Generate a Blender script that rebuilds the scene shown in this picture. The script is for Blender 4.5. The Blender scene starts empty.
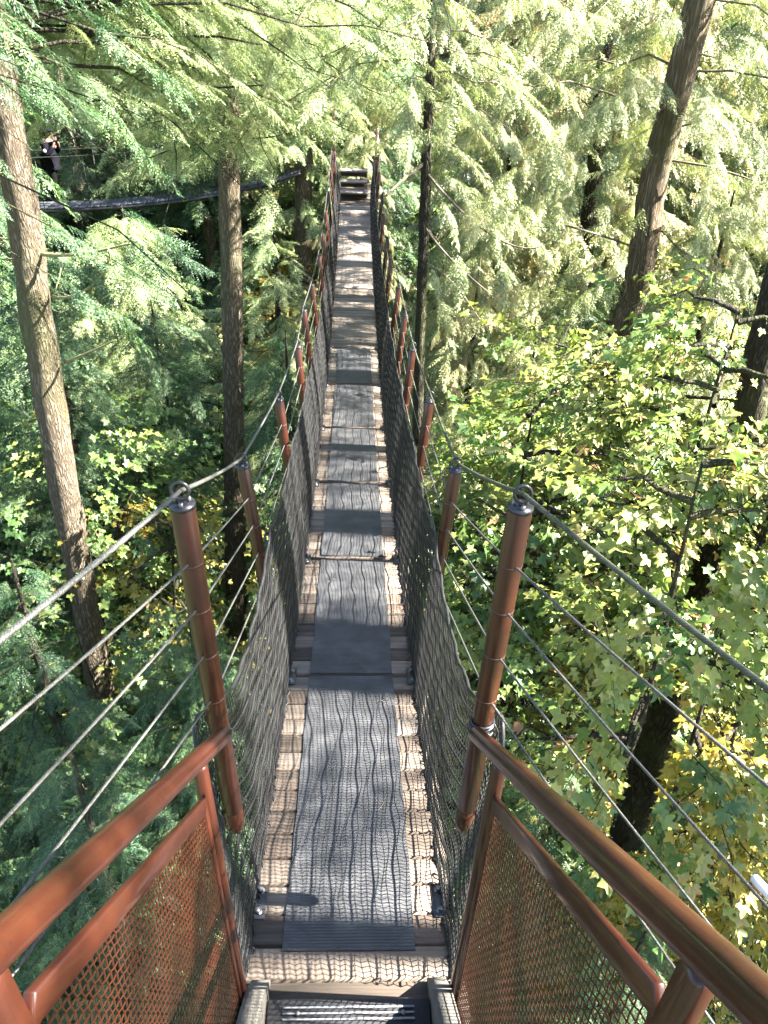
import bpy, bmesh, math
import numpy as np
from mathutils import Vector, Matrix

C = bpy.context.scene.collection
R0 = np.random.default_rng(7)
PI = math.pi

# ------------------------------------------------------------------ camera frame
F = 828.0
CX, CY = 384.0, 512.0
def camdir(px, py):
    v = np.array([px-CX, CY-py, -F]); return v/np.linalg.norm(v)
NAD = (343.0, 1750.0)
YH = CY - (F*F + (NAD[0]-CX)*(357-CX))/(NAD[1]-CY)
cy_ = camdir(357.0, YH); cz_ = -camdir(*NAD); cx_ = np.cross(cy_, cz_); cx_ /= np.linalg.norm(cx_)
cz_ = np.cross(cx_, cy_)
W2C = np.stack([cx_, cy_, cz_], axis=1)          # world vector -> camera vector
def at(px, py, Y):
    """the world point seen at a pixel, Y metres ahead"""
    d = W2C.T @ camdir(px, py); return d*(Y/d[1])
def proj(P):
    P = np.atleast_2d(P) @ W2C.T
    w = np.maximum(-P[:, 2], 1e-3)
    return CX + F*P[:, 0]/w, CY - F*P[:, 1]/w, -P[:, 2]

# ------------------------------------------------------------------ mesh builder
class MB:
    def __init__(s): s.v = []; s.n = 0; s.q = []; s.t = []; s.qt = []; s.tt = []
    def quads(s, V, tint=None):                  # V (k,4,3) loose quads
        k = len(V)
        if k == 0: return
        s.v.append(V.reshape(-1, 3)); s.q.append(np.arange(4*k).reshape(k, 4)+s.n); s.n += 4*k
        s.qt.append(np.full(k, .5) if tint is None else np.broadcast_to(tint, (k,)).astype(float))
    def mesh(s, V, Q=None, T=None, tint=.5):
        V = np.asarray(V, float)
        if Q is not None and len(Q):
            Q = np.asarray(Q); s.q.append(Q+s.n); s.qt.append(np.broadcast_to(tint, (len(Q),)).astype(float))
        if T is not None and len(T):
            T = np.asarray(T); s.t.append(T+s.n); s.tt.append(np.broadcast_to(tint, (len(T),)).astype(float))
        s.v.append(V); s.n += len(V)
    def tube(s, P, r, k=8, cap=True, tint=.5):
        P = np.asarray(P, float); n = len(P)
        r = np.broadcast_to(r, (n,)).astype(float)
        T = np.gradient(P, axis=0); T /= np.linalg.norm(T, axis=1)[:, None]+1e-12
        ref = np.array([0, 0, 1.]) if abs(T[:, 2]).mean() < .8 else np.array([1., 0, 0])
        A = np.cross(T, ref); A /= np.linalg.norm(A, axis=1)[:, None]+1e-12
        B = np.cross(A, T)
        a = np.arange(k)*2*PI/k
        V = P[:, None, :] + r[:, None, None]*(np.cos(a)[None, :, None]*A[:, None, :]+np.sin(a)[None, :, None]*B[:, None, :])
        i, j = np.meshgrid(np.arange(n-1), np.arange(k), indexing='ij'); j2 = (j+1) % k
        Q = np.stack([i*k+j, (i+1)*k+j, (i+1)*k+j2, i*k+j2], -1).reshape(-1, 4)
        V = V.reshape(-1, 3); tri = []
        if cap:
            V = np.vstack([V, P[:1], P[-1:]])
            jj = np.arange(k)
            tri = np.vstack([np.stack([np.full(k, n*k), jj, (jj+1) % k], -1),
                             np.stack([np.full(k, n*k+1), (n-1)*k+(jj+1) % k, (n-1)*k+jj], -1)])
        s.mesh(V, Q, tri, tint)
    def box(s, c, size, rot=None, tint=.5, bev=0.0):
        c = np.asarray(c, float); h = np.asarray(size, float)/2
        b = min(bev, h.min()*.9)
        if b <= 0:
            V = np.array([[x, y, z] for z in (-1, 1) for y in (-1, 1) for x in (-1, 1)], float)*h
            Q = [[0, 2, 3, 1], [4, 5, 7, 6], [0, 1, 5, 4], [2, 6, 7, 3], [0, 4, 6, 2], [1, 3, 7, 5]]
            T = []
        else:
            V = []; idx = {}
            for sx in (-1, 1):
                for sy in (-1, 1):
                    for sz in (-1, 1):
                        for ax in range(3):
                            p = np.array([sx, sy, sz])*(h-b); p[ax] = (sx, sy, sz)[ax]*h[ax]
                            idx[(sx, sy, sz, ax)] = len(V); V.append(p)
            V = np.array(V); Q = []; T = []
            for ax in range(3):
                o = [k for k in range(3) if k != ax]
                for sg in (-1, 1):
                    f = []
                    for a, bb in ((-1, -1), (1, -1), (1, 1), (-1, 1)):
                        k = [0, 0, 0]; k[ax] = sg; k[o[0]] = a; k[o[1]] = bb; f.append(idx[(*k, ax)])
                    Q.append(f)
                    # edges handled below
            for ax in range(3):
                o = [k for k in range(3) if k != ax]
                for a in (-1, 1):
                    for bb in (-1, 1):
                        k1 = [0, 0, 0]; k1[o[0]] = a; k1[o[1]] = bb
                        k1[ax] = -1; k2 = list(k1); k2[ax] = 1
                        Q.append([idx[(*k1, o[0])], idx[(*k2, o[0])], idx[(*k2, o[1])], idx[(*k1, o[1])]])
            for sx in (-1, 1):
                for sy in (-1, 1):
                    for sz in (-1, 1): T.append([idx[(sx, sy, sz, 0)], idx[(sx, sy, sz, 1)], idx[(sx, sy, sz, 2)]])
        if rot is not None: V = V @ np.array(rot).T
        s.mesh(V+c, Q, T, tint)
    def build(s, name, mat, parent=None, smooth=False):
        me = bpy.data.meshes.new(name)
        V = np.vstack(s.v).astype(np.float32)
        q = np.vstack(s.q) if s.q else np.zeros((0, 4), int); t = np.vstack(s.t) if s.t else np.zeros((0, 3), int)
        nq, nt = len(q), len(t)
        me.vertices.add(len(V)); me.vertices.foreach_set('co', V.ravel())
        me.loops.add(4*nq+3*nt); me.loops.foreach_set('vertex_index', np.concatenate([q.ravel(), t.ravel()]).astype(np.int32))
        me.polygons.add(nq+nt)
        me.polygons.foreach_set('loop_start', np.concatenate([np.arange(nq)*4, 4*nq+np.arange(nt)*3]).astype(np.int32))
        if smooth: me.polygons.foreach_set('use_smooth', np.ones(nq+nt, bool))
        at_ = me.attributes.new('tint', 'FLOAT', 'FACE')
        at_.data.foreach_set('value', np.concatenate([*(s.qt or [np.zeros(0)]), *(s.tt or [np.zeros(0)])]).astype(np.float32))
        me.update(calc_edges=True)
        if name in ('rail_post', 'panel_frame', 'deck_section', 'stringer', 'tread', 'grip_strip', 'base_plate', 'base_bracket', 'decking', 'step', 'deck', 'hand_camera', 'cap', 'grip_mat'):
            bm = bmesh.new(); bm.from_mesh(me); bmesh.ops.recalc_face_normals(bm, faces=bm.faces); bm.to_mesh(me); bm.free()
        if mat: me.materials.append(mat)
        o = bpy.data.objects.new(name, me); C.objects.link(o)
        if parent: o.parent = parent
        return o
def tag(o, label=None, cat=None, group=None, kind=None):
    if label: o['label'] = label
    if cat: o['category'] = cat
    if group: o['group'] = group
    if kind: o['kind'] = kind
    return o
def empty(name, loc=(0, 0, 0), rz=0):
    o = bpy.data.objects.new(name, None); C.objects.link(o); o.location = loc; o.rotation_euler = (0, 0, rz)
    o.empty_display_size = .2
    return o
def rotx(a): return np.array([[1, 0, 0], [0, math.cos(a), -math.sin(a)], [0, math.sin(a), math.cos(a)]])
def roty(a): return np.array([[math.cos(a), 0, math.sin(a)], [0, 1, 0], [-math.sin(a), 0, math.cos(a)]])
def rotz(a): return np.array([[math.cos(a), -math.sin(a), 0], [math.sin(a), math.cos(a), 0], [0, 0, 1]])

# ------------------------------------------------------------------ materials
def newmat(name):
    m = bpy.data.materials.new(name); m.use_nodes = True
    nt = m.node_tree; nt.nodes.clear()
    out = nt.nodes.new('ShaderNodeOutputMaterial')
    return m, nt, out
def N(nt, t, **k):
    n = nt.nodes.new(t)
    for a, b in k.items():
        if hasattr(n, a) and not a[0].isupper(): setattr(n, a, b)
        else: n.inputs[a].default_value = b
    return n
def ramp(nt, fac, stops):
    r = nt.nodes.new('ShaderNodeValToRGB'); nt.links.new(fac, r.inputs[0])
    e = r.color_ramp.elements
    while len(e) < len(stops): e.new(.5)
    for i, (p, c) in enumerate(stops): e[i].position = p; e[i].color = (*c, 1)
    return r.outputs[0]
def texco(nt, scale=(1, 1, 1)):
    tc = N(nt, 'ShaderNodeTexCoord'); mp = N(nt, 'ShaderNodeMapping'); mp.inputs['Scale'].default_value = scale
    nt.links.new(tc.outputs['Object'], mp.inputs[0]); return mp.outputs[0]
def leafmat(name, stops, transl=.4, gloss=.35, rough=.5):
    m, nt, out = newmat(name)
    a = N(nt, 'ShaderNodeAttribute'); a.attribute_name = 'tint'
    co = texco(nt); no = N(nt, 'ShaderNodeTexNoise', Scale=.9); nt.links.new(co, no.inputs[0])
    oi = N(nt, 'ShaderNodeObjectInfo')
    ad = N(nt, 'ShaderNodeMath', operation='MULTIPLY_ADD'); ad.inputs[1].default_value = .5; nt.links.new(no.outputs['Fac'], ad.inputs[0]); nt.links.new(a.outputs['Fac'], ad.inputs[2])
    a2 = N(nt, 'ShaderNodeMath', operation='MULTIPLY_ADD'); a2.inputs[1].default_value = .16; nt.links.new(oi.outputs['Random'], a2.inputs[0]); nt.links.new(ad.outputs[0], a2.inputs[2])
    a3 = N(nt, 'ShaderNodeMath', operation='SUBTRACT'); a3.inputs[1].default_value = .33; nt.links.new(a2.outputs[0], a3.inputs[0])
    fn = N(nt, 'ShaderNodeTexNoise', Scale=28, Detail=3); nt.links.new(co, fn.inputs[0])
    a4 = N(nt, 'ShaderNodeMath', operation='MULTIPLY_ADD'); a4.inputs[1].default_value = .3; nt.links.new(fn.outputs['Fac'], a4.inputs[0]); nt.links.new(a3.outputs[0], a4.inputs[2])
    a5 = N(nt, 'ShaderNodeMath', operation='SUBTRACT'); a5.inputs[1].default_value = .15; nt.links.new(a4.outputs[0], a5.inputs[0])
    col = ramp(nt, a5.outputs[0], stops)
    p = N(nt, 'ShaderNodeBsdfPrincipled'); p.inputs['Roughness'].default_value = rough
    p.inputs['Specular IOR Level'].default_value = gloss
    nt.links.new(col, p.inputs['Base Color'])
    tr = N(nt, 'ShaderNodeBsdfTranslucent'); hs = N(nt, 'ShaderNodeHueSaturation', Saturation=1.1, Value=1.35, Hue=.49)
    nt.links.new(col, hs.inputs['Color']); nt.links.new(hs.outputs[0], tr.inputs[0])
    mx = N(nt, 'ShaderNodeMixShader'); mx.inputs[0].default_value = transl
    nt.links.new(p.outputs[0], mx.inputs[1]); nt.links.new(tr.outputs[0], mx.inputs[2]); nt.links.new(mx.outputs[0], out.inputs[0])
    return m
def barkmat(name, c0, c1, c2, sx, sz, dist=.03):
    m, nt, out = newmat(name)
    co = texco(nt, (sx, sx, sz)); n0 = N(nt, 'ShaderNodeTexNoise', Scale=.8, Detail=6); nt.links.new(co, n0.inputs[0])
    mixv = N(nt, 'ShaderNodeVectorMath', operation='MULTIPLY_ADD'); mixv.inputs[1].default_value = (2.6, 2.6, 2.6); nt.links.new(n0.outputs['Color'], mixv.inputs[0]); nt.links.new(co, mixv.inputs[2])
    vo = N(nt, 'ShaderNodeTexVoronoi', feature='DISTANCE_TO_EDGE', Scale=1.6); nt.links.new(mixv.outputs[0], vo.inputs['Vector'])
    cr = N(nt, 'ShaderNodeMapRange'); cr.inputs['From Max'].default_value = .35; cr.inputs['To Min'].default_value = .25; nt.links.new(vo.outputs[0], cr.inputs[0])
    n1 = N(nt, 'ShaderNodeTexNoise', Scale=3.5, Detail=9, Roughness=.72); nt.links.new(co, n1.inputs[0])
    ml = N(nt, 'ShaderNodeMath', operation='MULTIPLY'); nt.links.new(cr.outputs[0], ml.inputs[0])
    ad = N(nt, 'ShaderNodeMath', operation='ADD'); ad.inputs[1].default_value = .45; nt.links.new(n1.outputs['Fac'], ad.inputs[0]); nt.links.new(ad.outputs[0], ml.inputs[1])
    c = ramp(nt, ml.outputs[0], [(.05, c0), (.55, c1), (1., c2)])
    big = N(nt, 'ShaderNodeTexNoise', Scale=1.3, Detail=4); nt.links.new(texco(nt, (1, 1, .6)), big.inputs[0])
    mr = N(nt, 'ShaderNodeMapRange'); mr.inputs['From Min'].default_value = .48; mr.inputs['From Max'].default_value = .68; mr.inputs['To Max'].default_value = .55; nt.links.new(big.outputs['Fac'], mr.inputs[0])
    mx = N(nt, 'ShaderNodeMix', data_type='RGBA'); nt.links.new(mr.outputs[0], mx.inputs[0]); nt.links.new(c, mx.inputs[6]); mx.inputs[7].default_value = (.085, .095, .035, 1)
    p = N(nt, 'ShaderNodeBsdfPrincipled', Roughness=.9); p.inputs['Specular IOR Level'].default_value = .2; nt.links.new(mx.outputs[2], p.inputs['Base Color'])
    b = N(nt, 'ShaderNodeBump', Strength=1., Distance=dist); nt.links.new(ml.outputs[0], b.inputs['Height']); nt.links.new(b.outputs[0], p.inputs['Normal'])
    nt.links.new(p.outputs[0], out.inputs[0]); return m
def surf(name, stops, scale=(1, 1, 1), nscale=5, detail=6, rough=.6, metal=0, bump=.2, bdist=.01, tintmix=.0, spec=.5, bscale=None, coat=0):
    m, nt, out = newmat(name)
    co = texco(nt, scale); no = N(nt, 'ShaderNodeTexNoise', Scale=nscale, Detail=detail, Roughness=.62); nt.links.new(co, no.inputs[0])
    fac = no.outputs['Fac']
    if tintmix:
        a = N(nt, 'ShaderNodeAttribute'); a.attribute_name = 'tint'
        md = N(nt, 'ShaderNodeMath', operation='MULTIPLY_ADD'); md.inputs[1].default_value = tintmix
        nt.links.new(a.outputs['Fac'], md.inputs[0]); nt.links.new(fac, md.inputs[2])
        sb = N(nt, 'ShaderNodeMath', operation='SUBTRACT'); sb.inputs[1].default_value = tintmix*.5; nt.links.new(md.outputs[0], sb.inputs[0]); fac = sb.outputs[0]
    col = ramp(nt, fac, stops)
    p = N(nt, 'ShaderNodeBsdfPrincipled'); p.inputs['Metallic'].default_value = metal; p.inputs['Specular IOR Level'].default_value = spec
    nt.links.new(col, p.inputs['Base Color'])
    if coat: p.inputs['Coat Weight'].default_value = coat; p.inputs['Coat Roughness'].default_value = .15
    n2 = N(nt, 'ShaderNodeTexNoise', Scale=(bscale or nscale*3), Detail=5); nt.links.new(co, n2.inputs[0])
    mr = N(nt, 'ShaderNodeMapRange'); mr.inputs['To Min'].default_value = max(.02, rough-.15); mr.inputs['To Max'].default_value = min(1, rough+.15)
    nt.links.new(n2.outputs['Fac'], mr.inputs[0]); nt.links.new(mr.outputs[0], p.inputs['Roughness'])
    if bump:
        b = N(nt, 'ShaderNodeBump', Strength=bump, Distance=bdist); nt.links.new(n2.outputs['Fac'], b.inputs['Height']); nt.links.new(b.outputs[0], p.inputs['Normal'])
    nt.links.new(p.outputs[0], out.inputs[0])
    return m

M = {}
M['hemlock'] = leafmat('hemlock_needles', [(.0, (.012, .038, .018)), (.34, (.018, .052, .024)), (.60, (.048, .100, .036)), (.9, (.14, .20, .07))], .28, .45, .5)  # darker needle copy; shade of the left-hand wood is put into this green
M['hemlock_sunlit'] = leafmat('sunny_hemlock_needles', [(.0, (.014, .042, .018)), (.3, (.040, .090, .032)), (.55, (.11, .18, .055)), (.85, (.27, .32, .15))], .32, .55, .45)  # paler needle copy; sunlight on the upper boughs is painted into the colour
M['cedar'] = leafmat('cedar_sprays', [(.0, (.030, .050, .016)), (.3, (.085, .125, .036)), (.58, (.21, .25, .09)), (.84, (.36, .37, .20)), (1., (.32, .17, .08))], .30, .6, .45)
M['maple'] = leafmat('maple_leaves', [(.0, (.018, .052, .022)), (.3, (.048, .105, .034)), (.62, (.11, .175, .042)), (.82, (.20, .24, .06)), (.95, (.28, .28, .09)), (1., (.38, .20, .10))], .45, .5, .4)
M['maple_gold'] = leafmat('golden_maple_leaves', [(.0, (.07, .10, .03)), (.3, (.16, .17, .04)), (.6, (.31, .27, .06)), (.85, (.40, .30, .09)), (1., (.38, .18, .10))], .55, .4, .45)
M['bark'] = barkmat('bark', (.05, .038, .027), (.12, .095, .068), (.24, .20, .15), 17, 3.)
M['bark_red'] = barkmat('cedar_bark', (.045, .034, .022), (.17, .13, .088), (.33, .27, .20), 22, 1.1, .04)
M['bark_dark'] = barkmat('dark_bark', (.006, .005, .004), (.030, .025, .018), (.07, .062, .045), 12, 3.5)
M['twig'] = surf('twig_bark', [(.3, (.05, .04, .028)), (.7, (.15, .12, .08))], (6, 6, 6), 4, 4, .8, 0, .2)
M['moss'] = surf('mossy_twig', [(.3, (.10, .10, .035)), (.7, (.24, .22, .10))], (6, 6, 6), 9, 4, .9, 0, .4)
def paintmat():
    m, nt, out = newmat('rust_red_paint'); co = texco(nt)
    n0 = N(nt, 'ShaderNodeTexNoise', Scale=6, Detail=7, Roughness=.6); nt.links.new(co, n0.inputs[0])
    base = ramp(nt, n0.outputs['Fac'], [(.3, (.016, .0040, .0021)), (.5, (.027, .0068, .0033)), (.72, (.040, .0112, .0050))])
    n1 = N(nt, 'ShaderNodeTexNoise', Scale=70, Detail=6, Roughness=.7); nt.links.new(co, n1.inputs[0])
    c1 = N(nt, 'ShaderNodeMapRange'); c1.inputs['From Min'].default_value = .66; c1.inputs['From Max'].default_value = .70; nt.links.new(n1.outputs['Fac'], c1.inputs[0])
    n2 = N(nt, 'ShaderNodeTexNoise', Scale=3.2, Detail=8, Roughness=.7); nt.links.new(texco(nt, (1, 1, .35)), n2.inputs[0])
    c2 = N(nt, 'ShaderNodeMapRange'); c2.inputs['From Min'].default_value = .50; c2.inputs['From Max'].default_value = .72; c2.inputs['To Max'].default_value = .65; nt.links.new(n2.outputs['Fac'], c2.inputs[0])
    m1 = N(nt, 'ShaderNodeMix', data_type='RGBA'); nt.links.new(c2.outputs[0], m1.inputs[0]); nt.links.new(base, m1.inputs[6]); m1.inputs[7].default_value = (.014, .0055, .0035, 1)
    m2 = N(nt, 'ShaderNodeMix', data_type='RGBA'); nt.links.new(c1.outputs[0], m2.inputs[0]); nt.links.new(m1.outputs[2], m2.inputs[6]); m2.inputs[7].default_value = (.007, .004, .003, 1)
    p = N(nt, 'ShaderNodeBsdfPrincipled'); p.inputs['Coat Weight'].default_value = .4; p.inputs['Coat Roughness'].default_value = .1; p.inputs['Specular IOR Level'].default_value = .2
    nt.links.new(m2.outputs[2], p.inputs['Base Color'])
    ro = N(nt, 'ShaderNodeMapRange'); ro.inputs['To Min'].default_value = .25; ro.inputs['To Max'].default_value = .6; nt.links.new(n2.outputs['Fac'], ro.inputs[0]); nt.links.new(ro.outputs[0], p.inputs['Roughness'])
    b = N(nt, 'ShaderNodeBump', Strength=.15, Distance=.002); nt.links.new(n1.outputs['Fac'], b.inputs['Height']); nt.links.new(b.outputs[0], p.inputs['Normal'])
    nt.links.new(p.outputs[0], out.inputs[0]); return m
M['paint'] = paintmat()
M['paint_dark'] = surf('dark_red_paint', [(.3, (.03, .010, .007)), (.7, (.05, .016, .010))], (1, 1, 1), 20, 3, .5, 0, .1, .002)
M['steel'] = surf('galvanised_steel', [(.3, (.10, .10, .10)), (.7, (.20, .20, .195))], (1, 1, 1), 40, 3, .42, .75, .1, .002)
M['cable'] = surf('galvanised_cable', [(.3, (.05, .05, .045)), (.7, (.11, .11, .10))], (1, 1, 1), 150, 2, .5, .5, .5, .003)
M['moss_cable'] = surf('weathered_cable', [(.3, (.03, .033, .018)), (.7, (.075, .078, .05))], (1, 1, 1), 60, 3, .6, .3, .4, .003)
M['dark_steel'] = surf('black_steel', [(.3, (.02, .02, .022)), (.7, (.05, .05, .055))], (1, 1, 1), 30, 3, .35, .6, .1, .002)
M['net'] = surf('black_netting', [(.3, (.006, .006, .0065)), (.7, (.020, .020, .0205))], (1, 1, 1), 14, 4, .5, .25, .1, .002)
M['wood'] = surf('weathered_planks', [(.2, (.022, .016, .011)), (.45, (.065, .047, .034)), (.62, (.105, .082, .062)), (.85, (.16, .135, .11))], (1.3, 22, 22), 1.6, 8, .8, 0, .45, .004, tintmix=.55)
M['wood_long'] = surf('weathered_boards', [(.2, (.04, .036, .03)), (.5, (.075, .07, .06)), (.8, (.12, .115, .10))], (22, 1.3, 22), 1.6, 8, .8, 0, .4, .004, tintmix=.3)
M['floor_dark'] = surf('dark_forest_floor', [(.3, (.02, .024, .010)), (.55, (.06, .065, .025)), (.8, (.14, .12, .05))], (1, 1, 1), .6, 10, .95, 0, .9, .2)
M['jacket'] = surf('dark_cloth', [(.3, (.003, .003, .005)), (.7, (.007, .007, .011))], (1, 1, 1), 20, 3, .9, 0, .1, spec=.05)
M['trousers'] = surf('black_cloth', [(.3, (.002, .002, .003)), (.7, (.005, .005, .006))], (1, 1, 1), 20, 3, .9, 0, .1, spec=.05)
M['skin'] = surf('skin', [(.3, (.10, .055, .038)), (.7, (.14, .08, .055))], (1, 1, 1), 10, 2, .5, 0, .02)
M['patch'] = surf('pale_patch', [(.3, (.6, .5, .5)), (.7, (.75, .66, .64))], (1, 1, 1), 30, 2, .6, 0, .02)
M['strip'] = surf('aluminium_strip', [(.3, (.13, .14, .16)), (.7, (.20, .21, .23))], (1, 1, 1), 30, 2, .6, 0, .1, .002)
M['tread'] = surf('black_tread', [(.3, (.006, .006, .007)), (.7, (.016, .016, .018))], (1, 1, 1), 120, 4, .75, 0, .5, .002)
M['sleeve'] = surf('white_sleeve', [(.3, (.55, .54, .5)), (.7, (.75, .74, .7))], (1, 1, 1), 30, 2, .5, 0, .1)
M['platform'] = surf('slate_deck_boards', [(.3, (.018, .021, .028)), (.7, (.04, .046, .06))], (1.5, 18, 18), 2, 5, .6, 0, .2, tintmix=.3)
# ribbed grit mat
def matmat():
    m, nt, out = newmat('grit_mat')
    co = texco(nt); no = N(nt, 'ShaderNodeTexNoise', Scale=9, Detail=8); nt.links.new(co, no.inputs[0])
    col = ramp(nt, no.outputs['Fac'], [(.3, (.017, .0175, .0195)), (.5, (.032, .033, .036)), (.75, (.068, .068, .070))])
    wv = N(nt, 'ShaderNodeTexWave', bands_direction='Y', Scale=24, Distortion=.6); nt.links.new(co, wv.inputs[0])
    gr = N(nt, 'ShaderNodeTexNoise', Scale=260, Detail=3); nt.links.new(co, gr.inputs[0])
    mx = N(nt, 'ShaderNodeMath', operation='MULTIPLY_ADD'); mx.inputs[1].default_value = .7; nt.links.new(wv.outputs['Fac'], mx.inputs[0]); nt.links.new(gr.outputs['Fac'], mx.inputs[2])
    p = N(nt, 'ShaderNodeBsdfPrincipled', Roughness=.55); nt.links.new(col, p.inputs['Base Color'])
    b = N(nt, 'ShaderNodeBump', Strength=.8, Distance=.003); nt.links.new(mx.outputs[0], b.inputs['Height']); nt.links.new(b.outputs[0], p.inputs['Normal'])
    nt.links.new(p.outputs[0], out.inputs[0]); return m
M['mat'] = matmat()

# ------------------------------------------------------------------ light, sky, camera
SUN_EL, SUN_AZ = math.radians(43), math.radians(-4)      # azimuth measured from +X towards +Y
sd = np.array([math.cos(SUN_EL)*math.cos(SUN_AZ), math.cos(SUN_EL)*math.sin(SUN_AZ), math.sin(SUN_EL)])
w = bpy.data.worlds.new('World'); bpy.context.scene.world = w; w.use_nodes = True
nt = w.node_tree; bg = nt.nodes['Background']
sk = nt.nodes.new('ShaderNodeTexSky'); sk.sky_type = 'NISHITA'; sk.sun_disc = False
sk.sun_elevation = SUN_EL; sk.sun_rotation = math.radians(90)-SUN_AZ
nt.links.new(sk.outputs[0], bg.inputs[0]); bg.inputs[1].default_value = .05
L = bpy.data.lights.new('sun', 'SUN'); L.energy = 5.0; L.angle = math.radians(.5); L.color = (1, .94, .84)
lo = bpy.data.objects.new('sun', L); C.objects.link(lo); lo.rotation_euler = Vector(sd).to_track_quat('Z', 'Y').to_euler()
cam = bpy.data.cameras.new('camera'); co_ = bpy.data.objects.new('camera', cam); C.objects.link(co_)
cam.sensor_fit = 'VERTICAL'; cam.sensor_height = 24; cam.lens = F/1024*24; cam.clip_start = .02; cam.clip_end = 2000
mw = Matrix([list(W2C.T[i])+[0] for i in range(3)]+[[0, 0, 0, 1]]); co_.matrix_world = mw
sc = bpy.context.scene; sc.camera = co_
sc.view_settings.view_transform = 'Standard'; sc.view_settings.look = 'None'; sc.view_settings.gamma = 1
sc.view_settings.exposure = 3.85
sc.cycles.max_bounces = 4; sc.cycles.diffuse_bounces = 2; sc.cycles.transmission_bounces = 3; sc.cycles.transparent_max_bounces = 8
sc.cycles.use_denoising = True; sc.cycles.use_adaptive_sampling = True; sc.cycles.adaptive_threshold = .03

# ------------------------------------------------------------------ suspension bridge
def dz(Y): return -4.72+.01025*(np.asarray(Y, float)-15.2)**2
def slope(Y): return .0205*(Y-15.2)
PY = [1.69, 3.22]+[3.22+1.52*i for i in range(1, 11)]
YEND = PY[-1]+.35
bridge = tag(empty('suspension_bridge', (0, 1.4, float(dz(1.4)))), 'long narrow suspension footbridge with grey plank deck, black side netting and rust red posts', 'footbridge')
BL = np.array([0, 1.4, float(dz(1.4))])
def part(mb, name, mat, parent=bridge, off=BL, smooth=False):
    mb.v = [v-off for v in mb.v]
    return mb.build(name, mat, parent, smooth)
rng = np.random.default_rng(3)
bounds = [1.12]+[p+.06 for p in PY[1:]]+[YEND+.3]
bounds = sorted(bounds)
for si in range(len(bounds)-1):
    y0, y1 = bounds[si], bounds[si+1]
    mb = MB(); n = max(2, round((y1-y0-.03)/.135)); wd = (y1-y0-.03)/n
    for k in range(n):
        y = y0+(k+.5)*wd; a = math.atan(slope((y0+y1)/2))
        zc = float(dz(y0))+(y-y0)/(y1-y0)*float(dz(y1)-dz(y0))
        tl = rng.uniform(-.006, .006)
        mb.box([rng.uniform(-.008, .008), y, zc-.02+rng.uniform(-.002, .002)], [.75+rng.uniform(-.02, .02), wd-.006, .038], rotx(a) @ roty(tl*.5), tint=rng.uniform(0, 1) if si < 5 else rng.uniform(.7, 1.5), bev=.004)
    for sx in (-1, 1):
        mid = (y0+y1)/2; zm = float(dz(y0)+dz(y1))/2
        mb.box([sx*.30, mid, zm-.085], [.05, (y1-y0)*.98, .09], rotx(a), tint=.2)
    # end lip across the section
    mb.box([0, y1-.03, float(dz(y1))-.03], [.74, .05, .03], rotx(a), tint=.0, bev=.004)
    part(mb, 'deck_section', M['wood'])
# mats
def mat_piece(y0, y1, hw=.225, lift=.006, x0=0):
    n = max(4, int((y1-y0)/.12)); ys = np.linspace(y0, y1, n)
    def zz(y):
        for i in range(len(bounds)-1):
            if bounds[i] <= y <= bounds[i+1]:
                return float(dz(bounds[i]))+(y-bounds[i])/(bounds[i+1]-bounds[i])*float(dz(bounds[i+1])-dz(bounds[i]))
        return float(dz(y))
    V = []; m = 7
    wob = rng.normal(0, .0025, (n,))
    for i, y in enumerate(ys):
        z = zz(y)+lift
        for j in range(m):
            x = -hw+2*hw*j/(m-1); e = 1 if j in (0, m-1) else 0
            V.append([x0+x+e*wob[i], y, z+rng.normal(0, .0012)+(.003 if e and rng.random() < .3 else 0)])
    V = np.array(V); lowv = V.copy(); lowv[:, 2] -= .0045
    i, j = np.meshgrid(np.arange(n-1), np.arange(m-1), indexing='ij')
    Q = np.stack([i*m+j, i*m+j+1, (i+1)*m+j+1, (i+1)*m+j], -1).reshape(-1, 4)
    mb = MB(); mb.mesh(np.vstack([V, lowv]), Q)
    rim = [k for k in range(m)]+[i*m+m-1 for i in range(1, n)]+[(n-1)*m+k for k in range(m-2, -1, -1)]+[i*m for i in range(n-2, 0, -1)]
    rq = [[rim[k], rim[(k+1) % len(rim)], rim[(k+1) % len(rim)]+n*m, rim[k]+n*m] for k in range(len(rim))]
    mb.mesh(np.vstack([V, lowv]), [q[::-1] for q in rq])
    return part(mb, 'grip_mat', M['mat'], smooth=False)
mat_piece(1.50, bounds[1]-.03); mat_piece(bounds[1]+.0, bounds[2]-.04)
for k in range(2, 6): mat_piece(bounds[k]+.02, bounds[k+1]-.04)

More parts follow.
